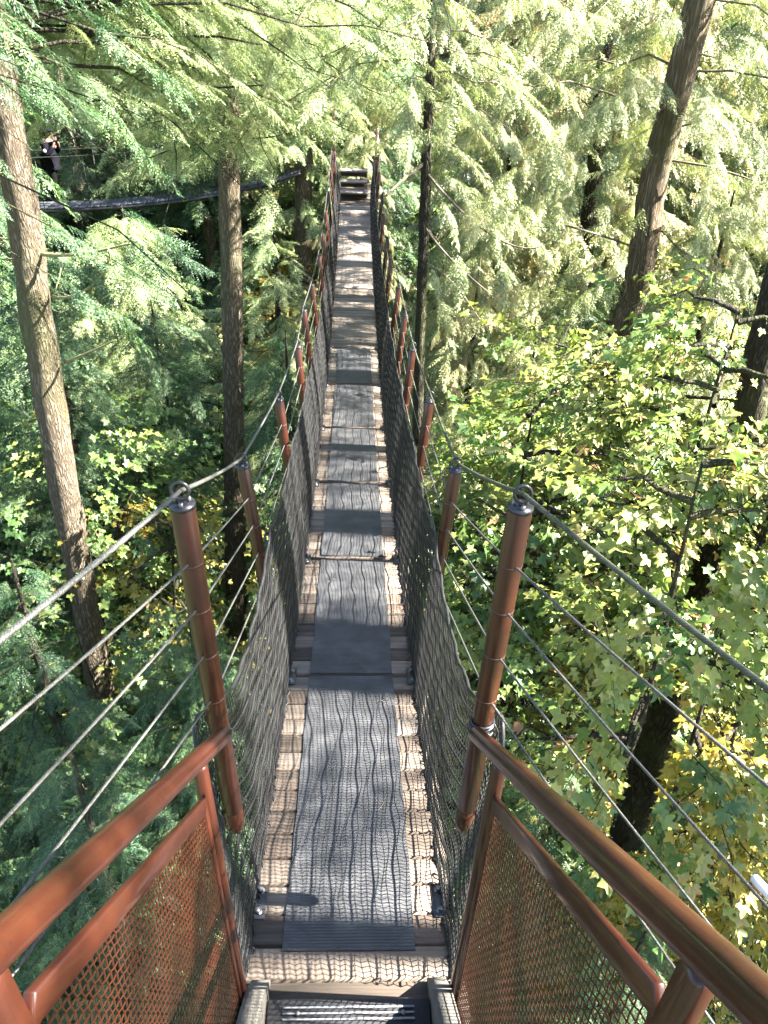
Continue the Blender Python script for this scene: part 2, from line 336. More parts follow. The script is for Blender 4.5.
# posts
XT, XB = .482, .366
posts = {}
rngp = np.random.default_rng(17)
def post_line(i, sx):
    Y = PY[i]
    if i == 0: return np.array([sx*.372, Y-.01, -2.37]), np.array([sx*.413, Y, -1.115])
    d = float(dz(Y)); j = rngp.normal(0, .014, 3)
    top = 1.33 if i == 1 else 1.27
    return np.array([sx*XB, Y, d-.08]), np.array([sx*(XT+j[0])+.01*0, Y+.02+j[1], d+top+j[2]])
LINES = {(i, s): post_line(i, s) for i in range(len(PY)) for s in (-1, 1)}
for (i, s), (b, t) in LINES.items():
    d = (t-b)/np.linalg.norm(t-b); r = .031
    mb = MB()
    ln = np.linalg.norm(t-b)
    prof = [(0, .4), (.006, .8), (.022, .97), (.04, 1), (.10, 1), (.102, .96), (.106, .96), (.108, 1)] if i == 0 else [(0, 1)]
    prof += [(ln-.002, 1), (ln, .96)]
    mb.tube([b+d*a for a, _ in prof], [r*k for _, k in prof], 20 if i < 4 else 12)
    po = part(mb, 'post', M['paint'], smooth=True)
    if i < 6:
        cp = MB(); cp.tube([t-d*.004, t+d*.006], .0325, 18); 
        part(cp, 'post_cap', M['dark_steel'], po)
        for k in range(3 if i < 3 else 0):
            cb = MB(); a = k*2.1+.6; q = t+np.array([math.cos(a)*.019, math.sin(a)*.019, 0]); cb.tube([q, q+d*.017], .0055, 6)
            part(cb, 'cap_nut', M['steel'], po)
        eb = MB(); c = t+d*.04; a = np.linspace(0, 2*PI, 17)
        ring = np.stack([c[0]+.021*np.cos(a), c[1]+.004*np.sin(a), c[2]+.021*np.sin(a)], 1)
        eb.tube(ring, .0048, 8, cap=False); eb.tube([t, t+d*.02], .006, 8)
        part(eb, 'eye_bolt', M['dark_steel'], po, smooth=True)
    # dark collars where cables pass
    for q in (.17, .32, .48, .65):
        if q < ln-.2 and i < 5:
            col = MB(); col.tube([t-d*(q+.0022), t-d*(q-.0022)], r+.0008, 16); part(col, 'cable_collar', M['paint_dark'], po)
    if i < 7:
        br = MB(); Y = PY[i]; z = float(dz(Y))
        x = s*.335
        br.box([x, Y+.02, z+.006], [.07, .16, .006], rotx(math.atan(slope(Y))), bev=.001)
        br.box([s*.366, Y+.02, z+.035], [.006, .16, .06], rotx(math.atan(slope(Y))), bev=.001)
        bo = part(br, 'base_bracket', M['dark_steel'])
        for e in (-.045, .05):
            nb = MB(); zz = z+slope(Y)*e; nb.tube([[x-s*.008, Y+.02+e, zz+.008], [x-s*.008, Y+.02+e, zz+.012]], .017, 12); nb.tube([[x-s*.008, Y+.02+e, zz+.012], [x-s*.008, Y+.02+e, zz+.024]], [.012, .009], 6)
            part(nb, 'bolt', M['steel'], bo)
# tie at right near post
b, t = LINES[(0, 1)]; d = (t-b)/np.linalg.norm(t-b)
tm = MB()
for k in range(4):
    c = b+d*(.47+.011*k); a = np.linspace(0, 2*PI, 13); tm.tube(np.stack([c[0]+.035*np.cos(a), c[1]+.035*np.sin(a), c[2]+.004*np.sin(a+k)], 1), .0045, 6, cap=False)
tm.tube([c+[.03, 0, 0], c+[.05, -.01, -.04], c+[.045, 0, -.09]], .004, 6)
part(tm, 'lashing', M['dark_steel'], smooth=True)

def catmull(pts, per=8, sag=0.0):
    out = []
    for a, b in zip(pts[:-1], pts[1:]):
        for u in np.linspace(0, 1, per, endpoint=False):
            p = a*(1-u)+b*u; p = p.copy(); p[2] -= sag*4*u*(1-u)*np.linalg.norm(b-a); out.append(p)
    out.append(pts[-1]); return np.array(out)
def twisted(P, r, pitch=.05, dense=True):
    """a laid cable: strands wound round the path"""
    mb = MB()
    P = np.asarray(P); seg = np.linalg.norm(np.diff(P, axis=0), axis=1); s = np.concatenate([[0], np.cumsum(seg)])
    n = int(s[-1]/(pitch/6)) if dense else len(P)
    if not dense:
        mb.tube(P, r, 6); return mb
    u = np.linspace(0, s[-1], n); Q = np.stack([np.interp(u, s, P[:, k]) for k in range(3)], 1)
    T = np.gradient(Q, axis=0); T /= np.linalg.norm(T, axis=1)[:, None]
    A = np.cross(T, [0, 0, 1.]); A /= np.linalg.norm(A, axis=1)[:, None]; B = np.cross(A, T)
    for k in range(5):
        a = u/pitch*2*PI+k*2*PI/5
        mb.tube(Q+r*.55*(np.cos(a)[:, None]*A+np.sin(a)[:, None]*B), r*.5, 5)
    return mb
for s, px, ends in ((-1, 0, (622, 712, 808, 905, 978)), (1, 768, (672, 771, 893, 985, 1090))):
    for ci in range(5):
        pts = []
        for i in range(len(PY)-1, -1, -1):
            b, t = LINES[(i, s)]; d = (t-b)/np.linalg.norm(t-b)
            q = t+d*.04 if ci == 0 else t-d*(.17, .32, .48, .65)[ci-1]
            pts.append(q)
        P = catmull(pts, 6, .006 if ci == 0 else .002)
        Yn = (.93, .86, .80, .76, .74)[ci]
        e = at(px, ends[ci], Yn); last = pts[-1]
        far = last+(e-last)*2.6
        near = np.array([last*(1-u)+far*u-np.array([0, 0, .03*4*u*(1-u)]) for u in np.linspace(0, 1, 14)])
        r = .0062 if ci == 0 else .0034
        nm = 'main_cable' if ci == 0 else 'side_cable'
        mt = M['cable'] if (s < 0 or ci) else M['moss_cable']
        k0 = np.argmax(P[:, 1] < 6)
        c1 = twisted(P[:k0+1], r, dense=False); c2 = twisted(np.vstack([P[k0:], near[1:]]), r, .045 if ci == 0 else .03)
        c1.v += c2.v; 
        for q in c2.q: c1.q.append(q+c1.n)
        for q in c2.t: c1.t.append(q+c1.n)
        c1.qt += c2.qt; c1.tt += c2.tt; c1.n += c2.n
        part(c1, nm, mt, smooth=True)
# white sleeve on the right cable
e = at(768, 893, .80); l2 = LINES[(0, 1)]; 
q = l2[1]-(l2[1]-l2[0])/np.linalg.norm(l2[1]-l2[0])*.32; dd = (e-q)/np.linalg.norm(e-q)
slm = MB(); slm.tube([e-dd*.035, e-dd*.033, e-dd*.02, e+dd*.05], [.004, .0085, .009, .0085], 12)
part(slm, 'cable_sleeve', M['sleeve'], smooth=True)

# netting
def net_side(s):
    r = np.random.default_rng(20+s)
    mb = MB(); y0 = 1.36; y1 = YEND
    ys = np.arange(y0, y1, .019)
    NR = 49
    hs = np.linspace(0, 1, NR)
    n = len(ys)
    # top edge height above deck: sags between posts
    def topz(y):
        h = .98
        i = np.searchsorted(PY, y)
        if i == 0: return float(.86+.12*(y-1.36)/.33)
        if i < len(PY):
            u = (y-PY[i-1])/(PY[i]-PY[i-1]); h -= (.13 if i == 1 else .07)*4*u*(1-u)
        return h
    top = np.array([topz(y) for y in ys])
    ph = r.uniform(0, 6, 4)
    bulge = .007*np.sin(ys*1.6+ph[0])+.003*np.sin(ys*5+ph[1])
    sl = .0205*(ys-15.2)
    X = np.zeros((n, NR)); Y = np.zeros((n, NR)); Z = np.zeros((n, NR))
    for j, h in enumerate(hs):
        xx = .338+.052*h**.9-(.030+bulge)*math.sin(PI*h**.8)*.8
        f_ = np.exp(-((ys-1.68)/.17)**2); xx = xx+f_*min(1, max(0, h-.15)*2.2)*.058
        X[:, j] = s*(xx+.003*np.sin(ys*23+j*1.7+ph[2])); Y[:, j] = ys+.0048*((j % 2)*2-1)+.004*np.sin(ys*2+j*.25+ph[3])
        Z[:, j] = dz(ys)+.012+top*h+.004*np.sin(ys*17+j)
    P = np.stack([X, Y, Z], -1)
    near = ys < 9
    for i in range(n):
        if near[i]: mb.tube(P[i], .0020, 3, cap=False)
        elif i % 2 == 0: mb.tube(P[i][::3], .0036, 3, cap=False)
    for j in range(0, NR):
        big = j in (0, NR-1)
        if j % 4 == 0 or big:
            rr = .0065 if big else .0042
            mb.tube(P[:, j] if not big else P[:, j]+np.stack([0*ys, 0*ys, .003*np.sin(ys*60)], 1), rr, 5 if big else 4, cap=False)
        else:
            mb.tube(P[near, j], .0015, 3, cap=False)
    return part(mb, 'side_net', M['net'])
for s in (-1, 1): net_side(s)
# lacing cord wound along the deck edge
for s in (-1, 1):
    mb = MB(); r = np.random.default_rng(33+s)
    y = np.arange(1.42, 11, .008); a = y/.075*2*PI; rr = .011+.004*np.sin(y*31+s)
    mb.tube(np.stack([s*.337+rr*np.cos(a)+.004*np.sin(y*9), y+.004*np.sin(a*.37), dz(y)+.013+rr*.8*np.sin(a)], 1), .0032, 4, cap=False)
    part(mb, 'edge_lacing', M['net'])

# dry twigs lying on the deck
for k, (x, y) in enumerate(((-.06, 3.38), (.045, 3.36), (.12, 2.2), (-.15, 4.4), (.02, 5.3), (.16, 3.0))):
    r = np.random.default_rng(600+k); a = r.uniform(.3, 2.6); z = float(dz(y))+.016; d = np.array([math.cos(a), math.sin(a), 0])*.04
    tw_ = MB(); tw_.tube([-d, r.normal(0, .006, 3)*[1, 1, 0]+[0, 0, .003], d], [.0014, .0017, .001], 5)
    o = tw_.build('dry_twig', M['twig']); o.location = (x, y, z); tag(o, 'thin dry twig lying on the bridge deck mat', 'twig', 'dry twigs on the bridge deck')

# ------------------------------------------------------------------ stairs
stair = tag(empty('stair_flight', (0, 1.2, -2.83)), 'short wooden stair flight with black tread and silver grip strips at the bridge entrance', 'stairs')
so = np.array([0, 1.2, -2.83])
for k in range(7):
    y1 = 1.29-.235*k; z = -2.665+.212*k
    mb = MB(); mb.box([0, y1-.13, z-.02], [.50, .26, .04], bev=.006)
    tr = part(mb, 'tread', M['tread'], stair, so)
    if k < 3:
        for q in (0, .017, .034):
            g = MB(); g.box([.0, y1-.030-q, z+.004], [.40, .0055, .006], bev=.001); part(g, 'grip_strip', M['strip'], tr, so)
        for x in (-.155, .165):
            g = MB(); g.tube([[x, y1-.047, z+.001], [x, y1-.047, z+.009]], .007, 8); part(g, 'screw', M['steel'], tr, so)
for s in (-1, 1):
    mb = MB(); L0 = np.array([s*.281, 1.35, -2.86]); ang = math.atan(.903)
    # stringer as a sheared board: foot resting on the deck, top edge along the slope
    x0, x1 = s*.253, s*.312
    prof = [(1.385, -2.80), (1.385, -2.74), (1.28, -2.60), (-.45, -1.04), (-.45, -1.30), (1.12, -2.80)]
    V = [[x0, y, z] for y, z in prof]+[[x1, y, z] for y, z in prof]
    nn = len(prof); Q = [[k, (k+1) % nn, (k+1) % nn+nn, k+nn] for k in range(nn)]
    Q += [[0, 1, 2, 5], [2, 3, 4, 5], [nn, nn+5, nn+2, nn+1], [nn+2, nn+5, nn+4, nn+3]]
    mb.mesh(V, Q)
    part(mb, 'stringer', M['wood_long'], stair, so)

# ------------------------------------------------------------------ stair railings
def rail_z(y): return -1.82+(1.59-y)*.868
def railing(s):
    o = np.array([s*.33, 1.3, -2.78])
    rt = tag(empty('stair_railing', tuple(o)), ('sunlit orange-red stair railing with woven wire panel, on the left of the steps' if s < 0 else
             'shaded dark brown stair railing with woven wire panel, on the right of the steps'), 'railing')
    P = lambda mb, n, m, par=rt, sm=False: part(mb, n, m, par, o, sm)
    xr = s*.356
    def rx(y): return s*(.356)
    mb = MB(); ys = np.linspace(1.60, -.9, 9)
    pts = [[xr*.985, 1.602, rail_z(1.602)-.001], [xr*.99, 1.60, rail_z(1.60)]]+[[rx(y), y, rail_z(y)] for y in ys[1:]]
    rr = [.012, .021]+[.0235]*(len(pts)-2)
    pts.insert(2, [xr, 1.585, rail_z(1.585)]); rr.insert(2, .0235)
    mb.tube(pts, rr, 24)
    P(mb, 'handrail', M['paint'], sm=True)
    # thin paint seam under the rail
    mb = MB(); mb.tube([[rx(y)-s*.0, y-.0160, rail_z(y)-.0180] for y in (1.59, -.9)], .0055, 6); P(mb, 'under_rail', M['paint'])
    for py_ in (1.30, .43, -.40):
        zt = rail_z(py_); xb = s*.325
        zb = -2.775+(1.30-py_)*.903
        mb = MB(); wdt = .034 if py_ > 1 else .042
        a = math.atan2(xr-xb, zt-.01-zb)
        mb.box([(xb+xr)/2, py_, (zt-.02+zb)/2], [.034, wdt, zt-.02-zb], roty(a), bev=.009)
        po = P(mb, 'rail_post', M['paint'])
        fl = MB(); fl.box([xb, py_+.01, zb+.004], [.10, .09, .008], bev=.002); P(fl, 'base_plate', M['paint'], po)
        for ex, ey in ((-.035, .035), (.035, .035), (-.035, -.03), (.035, -.03)):
            bl = MB(); c = [xb+ex, py_+.01+ey, zb+.009]; bl.tube([c, [c[0], c[1], c[2]+.003]], .012, 12); bl.tube([[c[0], c[1], c[2]+.003], [c[0], c[1], c[2]+.013]], [.009, .007], 6)
            P(bl, 'bolt', M['steel'], po)
    # panel frames and woven wire
    for ya, yb in ((1.266, .452), (.408, -.378)):
        fr = MB()
        def xz(y, u):                 # u 0 at the bottom bar, 1 at the top bar
            zb = -2.70+(1.30-y)*.903; zt = rail_z(y)-.145
            z = zb+(zt-zb)*u; x = s*(.325+.027*(z-(-2.775+(1.3-y)*.903))/1.1)
            return np.array([x, y, z])
        for u in (0, 1):
            a, b = xz(ya, u), xz(yb, u); c = (a+b)/2; ln = np.linalg.norm(a-b)
            fr.box(c, [.016, ln, .042], rotx(-math.atan(.903)), bev=.003)
        for y in (ya, yb):
            a, b = xz(y, 0), xz(y, 1); c = (a+b)/2; fr.box(c, [.014, .02, np.linalg.norm(a-b)], roty(math.atan2(b[0]-a[0], b[2]-a[2])), bev=.003)
        fo = P(fr, 'panel_frame', M['paint'])
        wm = MB(); NV = 52; NH = 48
        for i in range(1, NV):
            y = ya+(yb-ya)*i/NV
            us = np.linspace(.0, 1, NH*1+1)
            pp = np.array([xz(y, u) for u in us]); pp[:, 0] += .0009*np.where((np.arange(len(us))+i) % 2, 1, -1)
            wm.tube(pp, .0016, 4, cap=False)
        for j in range(1, NH):
            u = j/NH; yy = np.linspace(ya, yb, NV+1)
            pp = np.array([xz(y, u) for y in yy]); pp[:, 0] += -.0009*np.where((np.arange(len(yy))+j) % 2, 1, -1)
            wm.tube(pp, .0016, 4, cap=False)
        P(wm, 'wire_mesh', M['paint'], fo)
for s in (-1, 1): railing(s)

# ------------------------------------------------------------------ terrain
def ground(x, y):
    x = np.asarray(x, float); y = np.asarray(y, float)
    g = -14.2+.28*np.maximum(0, y-26)+.13*np.maximum(0, np.abs(x)-16)+.9*np.sin(x*.21+1)*np.cos(y*.17)
    return g+ .25*np.maximum(0, y-60)
gx = np.concatenate([np.linspace(-900, -70, 14), np.linspace(-60, 60, 61), np.linspace(70, 900, 14)])
gy = np.concatenate([np.linspace(-700, -30, 10), np.linspace(-24, 100, 63), np.linspace(112, 1200, 14)])
GX, GY = np.meshgrid(gx, gy)
GZ = np.minimum(ground(np.clip(GX, -90, 90), np.clip(GY, -60, 130)), 40)
V = np.stack([GX, GY, GZ], -1).reshape(-1, 3); nx = len(gx); ny = len(gy)
i, j = np.meshgrid(np.arange(ny-1), np.arange(nx-1), indexing='ij')
mb = MB(); mb.mesh(V, np.stack([i*nx+j, i*nx+j+1, (i+1)*nx+j+1, (i+1)*nx+j], -1).reshape(-1, 4))
tag(mb.build('ground', M['floor_dark'], smooth=True), kind='structure')

# ------------------------------------------------------------------ foliage templates
def frond(r, L=1., W=.42, nb=13, nl=7, leaf=.075, lw=.016, droop=.3, ang=52, hang=0.):
    out = []
    def ax(t): return np.array([t*L, 0.03*math.sin(t*4+r0)*L, -droop*t*t*L])
    r0 = r.uniform(0, 6)
    for sd_ in (-1, 1):
        for i in range(nb):
            t = (i+.5*(sd_ > 0)+.4)/nb
            if t > 1: continue
            p0 = ax(t); bl = W*L*((1-t)**.95)*(.55+.75*min(t*5, 1))*r.uniform(.45, 1.2)
            a = math.radians(ang+r.uniform(-9, 9))*(1-.25*t)
            d = np.array([math.cos(a), sd_*math.sin(a), -.25-.3*r.random()-hang]); d /= np.linalg.norm(d)
            m = max(2, int(nl*bl/(W*L)+1.5))
            for k in range(m+1):
                s = k/m; q = p0+d*bl*s+np.array([0, 0, -.25*bl*s*s])
                for sg in ((-1, 1) if k < m else (0,)):
                    la = sg*math.radians(38)
                    ld = np.array([d[0]*math.cos(la)-d[1]*math.sin(la), d[0]*math.sin(la)+d[1]*math.cos(la), d[2]-hang*.5+r.normal(0, .18)])
                    ld /= np.linalg.norm(ld); ll = leaf*L*r.uniform(.75, 1.25)*(1-.35*s)
                    sw = np.cross(ld, [0, 0, 1.])+r.normal(0, .25, 3)*[1, 1, 1.5]; sw /= np.linalg.norm(sw)+1e-9
                    mid = q+ld*ll*.45
                    out.append([q, mid+sw*lw*L*.5, q+ld*ll, mid-sw*lw*L*.5])
    for k in range(int(nb*1.5)):          # needles along the axis
        t = k/(nb*1.5); q = ax(t); sg = 1 if k % 2 else -1
        ld = np.array([.8, sg*.6, r.normal(0, .15)]); ld /= np.linalg.norm(ld)
        sw = np.cross(ld, [0, 0, 1.])+r.normal(0, .15, 3); ll = leaf*L
        out.append([q, q+ld*ll*.45+sw*lw*L*.5, q+ld*ll, q+ld*ll*.45-sw*lw*L*.5])
    return np.array(out)
rf = np.random.default_rng(11)
HEM_HI = [frond(rf, nb=15, nl=9, leaf=.078, lw=.016, droop=.22, W=.46) for _ in range(5)]
HEM_MD = [frond(rf, nb=10, nl=6, leaf=.115, lw=.028, droop=.25, W=.46) for _ in range(5)]
HEM_LO = [frond(rf, nb=6, nl=3, leaf=.20, lw=.065, droop=.25) for _ in range(4)]
CED_HI = [frond(rf, W=.46, nb=12, nl=8, leaf=0.1045, lw=0.023, droop=.34, ang=47, hang=.12) for _ in range(5)]
CED_MD = [frond(rf, W=.46, nb=8, nl=5, leaf=0.1615, lw=0.04139999999999999, droop=.34, ang=47, hang=.12) for _ in range(5)]
CED_LO = [frond(rf, W=.46, nb=6, nl=3, leaf=0.22799999999999998, lw=0.07475, droop=.34, ang=47, hang=.12) for _ in range(4)]

def frames(D, up=None, roll=None):
    D = D/np.linalg.norm(D, axis=1)[:, None]
    U = np.tile([0, 0, 1.], (len(D), 1)) if up is None else up
    if roll is not None: U = U+roll
    Yv = np.cross(U, D); Yv /= np.linalg.norm(Yv, axis=1)[:, None]+1e-9
    Zv = np.cross(D, Yv)
    return np.stack([D, Yv, Zv], axis=1)       # rows are axes
def scatter(mb, temps, P, D, S, r, tint, jit=.15, roll=.25):
    """place copies of template sprays"""
    n = len(P)
    if n == 0: return
    A = frames(D, roll=r.normal(0, roll, (n, 3)))
    which = r.integers(0, len(temps), n)
    for k, T in enumerate(temps):
        ix = np.where(which == k)[0]
        if len(ix) == 0: continue
        V = np.einsum('fci,nij->nfcj', T, A[ix])*S[ix][:, None, None, None]+P[ix][:, None, None, :]
        tt = tint[ix][:, None]+r.normal(0, jit, (len(ix), len(T)))
        mb.quads(V.reshape(-1, 4, 3), np.clip(tt, 0, 1).ravel())

# sight-lines the photograph keeps open: (polygon, nearer than, share removed)
def strip(pts, hw):
    p = np.array(pts, float); return [(x-hw, y) for x, y in p]+[(x+hw, y) for x, y in p[::-1]]
CLEAR = [
 ([(352, 176), (386, 168), (400, 290), (470, 440), (560, 490), (520, 800), (500, 1024), (225, 1024), (215, 800), (150, 500), (245, 445), (290, 340), (325, 200), (336, 196)], 19, 1.0),
 ([(335, 196), (385, 196), (395, 290), (455, 460), (250, 455), (300, 350)], 40, 0),
 ([(34, 124), (86, 124), (86, 210), (34, 210)], 24.3, 1.0),
 (strip([(2, 100), (28, 250), (50, 400), (80, 560), (102, 700)], 15), 10.2, .93),
 (strip([(230, 152), (231, 400), (235, 640)], 12), 15.5, .95),
 (strip([(700, 0), (655, 180), (620, 335)], 14), 16, .8),
 (strip([(594, 150), (588, 232)], 8), 22, .9),
 (strip([(425, 150), (419, 360)], 6), 12.5, .8),
 (strip([(762, 340), (745, 410)], 11), 7, .8),
 (strip([(714, 540), (694, 600)], 15), 7, .95),
 (strip([(668, 690), (622, 855)], 21), 7, 1.0),
 ([(78, 192), (170, 186), (264, 164), (264, 190), (170, 210), (78, 214)], 24, .95),
]
def inpoly(x, y, poly):
    c = np.zeros(len(x), bool); n = len(poly)
    for k in range(n):
        x1, y1 = poly[k]; x2, y2 = poly[(k+1) % n]
        if y1 == y2: continue
        cond = ((y1 > y) != (y2 > y)) & (x < (x2-x1)*(y-y1)/(y2-y1)+x1)
        c ^= cond
    return c
def deck_dist(y):
    """how far ahead the deck lies at a picture row"""
    return np.interp(y, _rows[::-1], _Ys[::-1])
_Ys = np.linspace(1.3, 19, 60); _p = np.stack([0*_Ys, _Ys, dz(_Ys)], 1); _rows = proj(_p)[1]
def keep(P, r, allow=()):
    x, y, w_ = proj(P); Yd = P[:, 1]; k = np.ones(len(P), bool)
    for n, (poly, dist, share) in enumerate(CLEAR):
        if n in allow or share == 0: continue
        ins = inpoly(x, y, poly)
        if n == 0: ins &= Yd < deck_dist(np.clip(y, 195, 1024))+.3
        else: ins &= Yd < dist
        k &= ~(ins & (r.random(len(P)) < share))
    k &= ~((np.linalg.norm(P, axis=1) < 2.2))
    # nothing grows inside the walkway
    k &= ~((np.abs(P[:, 0]) < .9) & (P[:, 1] < 19.5) & (P[:, 1] > -2) & (P[:, 2] > dz(P[:, 1])-.6) & (P[:, 2] < dz(P[:, 1])+2.6))
    return k

def trunk_mesh(P, R, k=14, rough=.06, r=None, mb=None):
    mb = mb or MB(); P = np.asarray(P, float)
    s = np.linspace(0, 1, 40); si = np.linspace(0, 1, len(P))
    Q = np.stack([np.interp(s, si, P[:, a]) for a in range(3)], 1); RR = np.interp(s, si, R)
    if r is not None: Q[:, :2] += np.cumsum(r.normal(0, .012, (40, 2)), 0)*.4
    n0 = mb.n; mb.tube(Q, RR, k)
    if r is not None:
        V = mb.v[-1]; c = np.vstack([np.repeat(Q, k, 0), Q[:1], Q[-1:]]); V += (V-c)*r.normal(0, rough, (len(V), 1))
    return mb

def conifer(r, base, top, rad, z_lo, z_hi, nb, temps, fsize, fpb, Rmax, droop=.35, mats=('hemlock', 'bark'), rise=.15, az=None, hero=False,
            tintc=.5, name='hemlock_tree', trunk_path=None, trunk_R=None, allow=(), prof=None, offs=None):
    """one conifer: returns its root; z_lo..z_hi is the range of heights that carries branches"""
    base = np.asarray(base, float); top = np.asarray(top, float)
    root = empty(name, tuple(base)); 
    tm = trunk_mesh(trunk_path if trunk_path is not None else [base-[0, 0, .4], base+(top-base)*.5, top], trunk_R if trunk_R is not None else [rad*1.25, rad*.75, .01], r=r)
    tm.v = [v-base for v in tm.v]; tm.build('trunk', M[mats[1]], root, True)
    fm = MB(); lm = MB(); g = r.uniform(0, 6)
    P_, D_, S_, T_ = [], [], [], []
    for i in range(nb):
        u = (i+r.random())/nb; z = z_lo+(z_hi-z_lo)*u
        f = (z-base[2])/(top[2]-base[2])
        if trunk_path is not None:
            tp = np.asarray(trunk_path); o = np.argsort(tp[:, 2]); c = np.array([np.interp(z, tp[o, 2], tp[o, 0]), np.interp(z, tp[o, 2], tp[o, 1]), z])
        else: c = base+(top-base)*f; c[2] = z
        a = g+i*2.39996+r.normal(0, .25) if az is None else r.uniform(*az)
        Lb = Rmax*(prof(u) if prof else (1-u)**.8*.93+.07)*r.uniform(.7, 1.12)
        d = np.array([math.cos(a), math.sin(a), 0])
        bend = r.normal(0, .12); side = np.array([-d[1], d[0], 0])
        n = 9; s = np.linspace(0, 1, n)[:, None]
        dr = droop*r.uniform(.55, 1.45); ri = rise+r.normal(0, .14); wob = np.cumsum(r.normal(0, .022, (n, 3)), 0)*Lb
        path = c+d*Lb*s+side*bend*2*Lb*s*s+np.array([0, 0, 1.])*Lb*(ri*s-dr*s*s)+wob
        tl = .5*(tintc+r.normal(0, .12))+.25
        cnt = max(3, int(fpb*(Lb/Rmax)**.8+.5))
        ss = .18+.82*(np.arange(cnt)+r.random(cnt)*.6)/cnt
        for k, q in enumerate(ss):
            q = min(q, 1); p = np.array([np.interp(q, s[:, 0], path[:, m]) for m in range(3)])
            sg = -1 if k % 2 else 1; fa = math.radians(r.uniform(28, 62))*sg*(1-.4*q)
            dd = np.array([d[0]*math.cos(fa)-d[1]*math.sin(fa), d[0]*math.sin(fa)+d[1]*math.cos(fa), r.normal(-.18, .14)-droop*q])
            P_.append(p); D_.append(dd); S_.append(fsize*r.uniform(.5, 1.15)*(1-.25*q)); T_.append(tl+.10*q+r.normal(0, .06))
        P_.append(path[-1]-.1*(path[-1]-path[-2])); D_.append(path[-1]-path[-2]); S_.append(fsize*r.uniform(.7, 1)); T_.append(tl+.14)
        if Lb > .5:
            if not hero: lm.tube(path[::2], np.linspace(.012+.007*Lb, .004, 5), 4, cap=False)
            else:
                kk = keep(path, r, allow)
                m = len(path) if kk.all() else int(np.argmin(kk))
                if m >= 3: lm.tube(path[:m], np.linspace(.006+.0035*Lb, .003, m), 5, cap=False)
    P_ = np.array(P_); D_ = np.array(D_); S_ = np.array(S_); T_ = np.array(T_)
    if hero:
        Dn = D_/np.linalg.norm(D_, axis=1)[:, None]
        r2 = np.random.default_rng(5)
        k = keep(P_+Dn*S_[:, None]*.5, r, allow) & keep(P_+Dn*S_[:, None]*.95, r, allow) & keep(P_, r, allow)
        P_, D_, S_, T_ = P_[k], D_[k], S_[k], T_[k]
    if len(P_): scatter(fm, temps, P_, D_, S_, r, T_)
    if lm.n: lm.v = [v-base for v in lm.v]; lm.build('limbs', M['bark_dark' if hero and mats[0] != 'cedar' else 'twig'], root)
    if fm.n: fm.v = [v-base for v in fm.v]; fm.build('crown', M[mats[0]], root)
    return root

# maple leaf: palmate outline
def leaf_shape(lobes=5):
    pts = [(0, -.02)]
    for a, ln in ((-118, .55), (-62, .85), (0, 1.0), (62, .85), (118, .55)):
        a0 = math.radians(a)
        for da, l in ((-25, .56*max(ln, .75)), (-13, .82*ln), (0, ln), (13, .80*ln)):
            if a == -118 and da == -25: l = .22
            t = a0+math.radians(da); pts.append((math.cos(t)*l, math.sin(t)*l))
    t = math.radians(142); pts.append((math.cos(t)*.22, math.sin(t)*.22))
    P = np.array([[x, y, .10*abs(y)-.12*(x*x+y*y)] for x, y in pts]); return P
LEAF = leaf_shape(); NLF = len(LEAF)
LT = np.array([[0, k, k+1] for k in range(1, NLF-1)])
LEAF_S = np.array([[0, 0, 0], [.05, -.5, .02], [.45, -.62, -.04], [.42, -.22, .0], [1, 0, -.1], [.42, .22, 0], [.45, .62, -.04], [.05, .5, .02]])
LTS = np.array([[0, k, k+1] for k in range(1, 7)])
def add_leaves(mb, P, D, Nn, S, tint, simple=False):
    T, TT = (LEAF_S, LTS) if simple else (LEAF, LT)
    D = D/np.linalg.norm(D, axis=1)[:, None]
    Yv = np.cross(Nn, D); Yv /= np.linalg.norm(Yv, axis=1)[:, None]+1e-9; Zv = np.cross(D, Yv)
    A = np.stack([D, Yv, Zv], 1)
    n = len(P); cr_ = np.random.default_rng(n)
    T = np.repeat(T[None], n, 0); k1 = cr_.uniform(-.05, .38, n)[:, None]; k2 = cr_.uniform(-.1, .45, n)[:, None]
    T[:, :, 2] += k1*np.abs(T[:, :, 1])-k2*T[:, :, 0]**2+cr_.normal(0, .05, T.shape[:2]); T[:, :, 1] *= cr_.uniform(.75, 1.05, n)[:, None]
    V = np.einsum('nci,nij->ncj', T, A)*S[:, None, None]+P[:, None, :]; idx = (np.arange(n)[:, None, None]*T.shape[1]+TT[None]).reshape(-1, 3)
    mb.mesh(V.reshape(-1, 3), None, idx, np.repeat(tint, len(TT)))
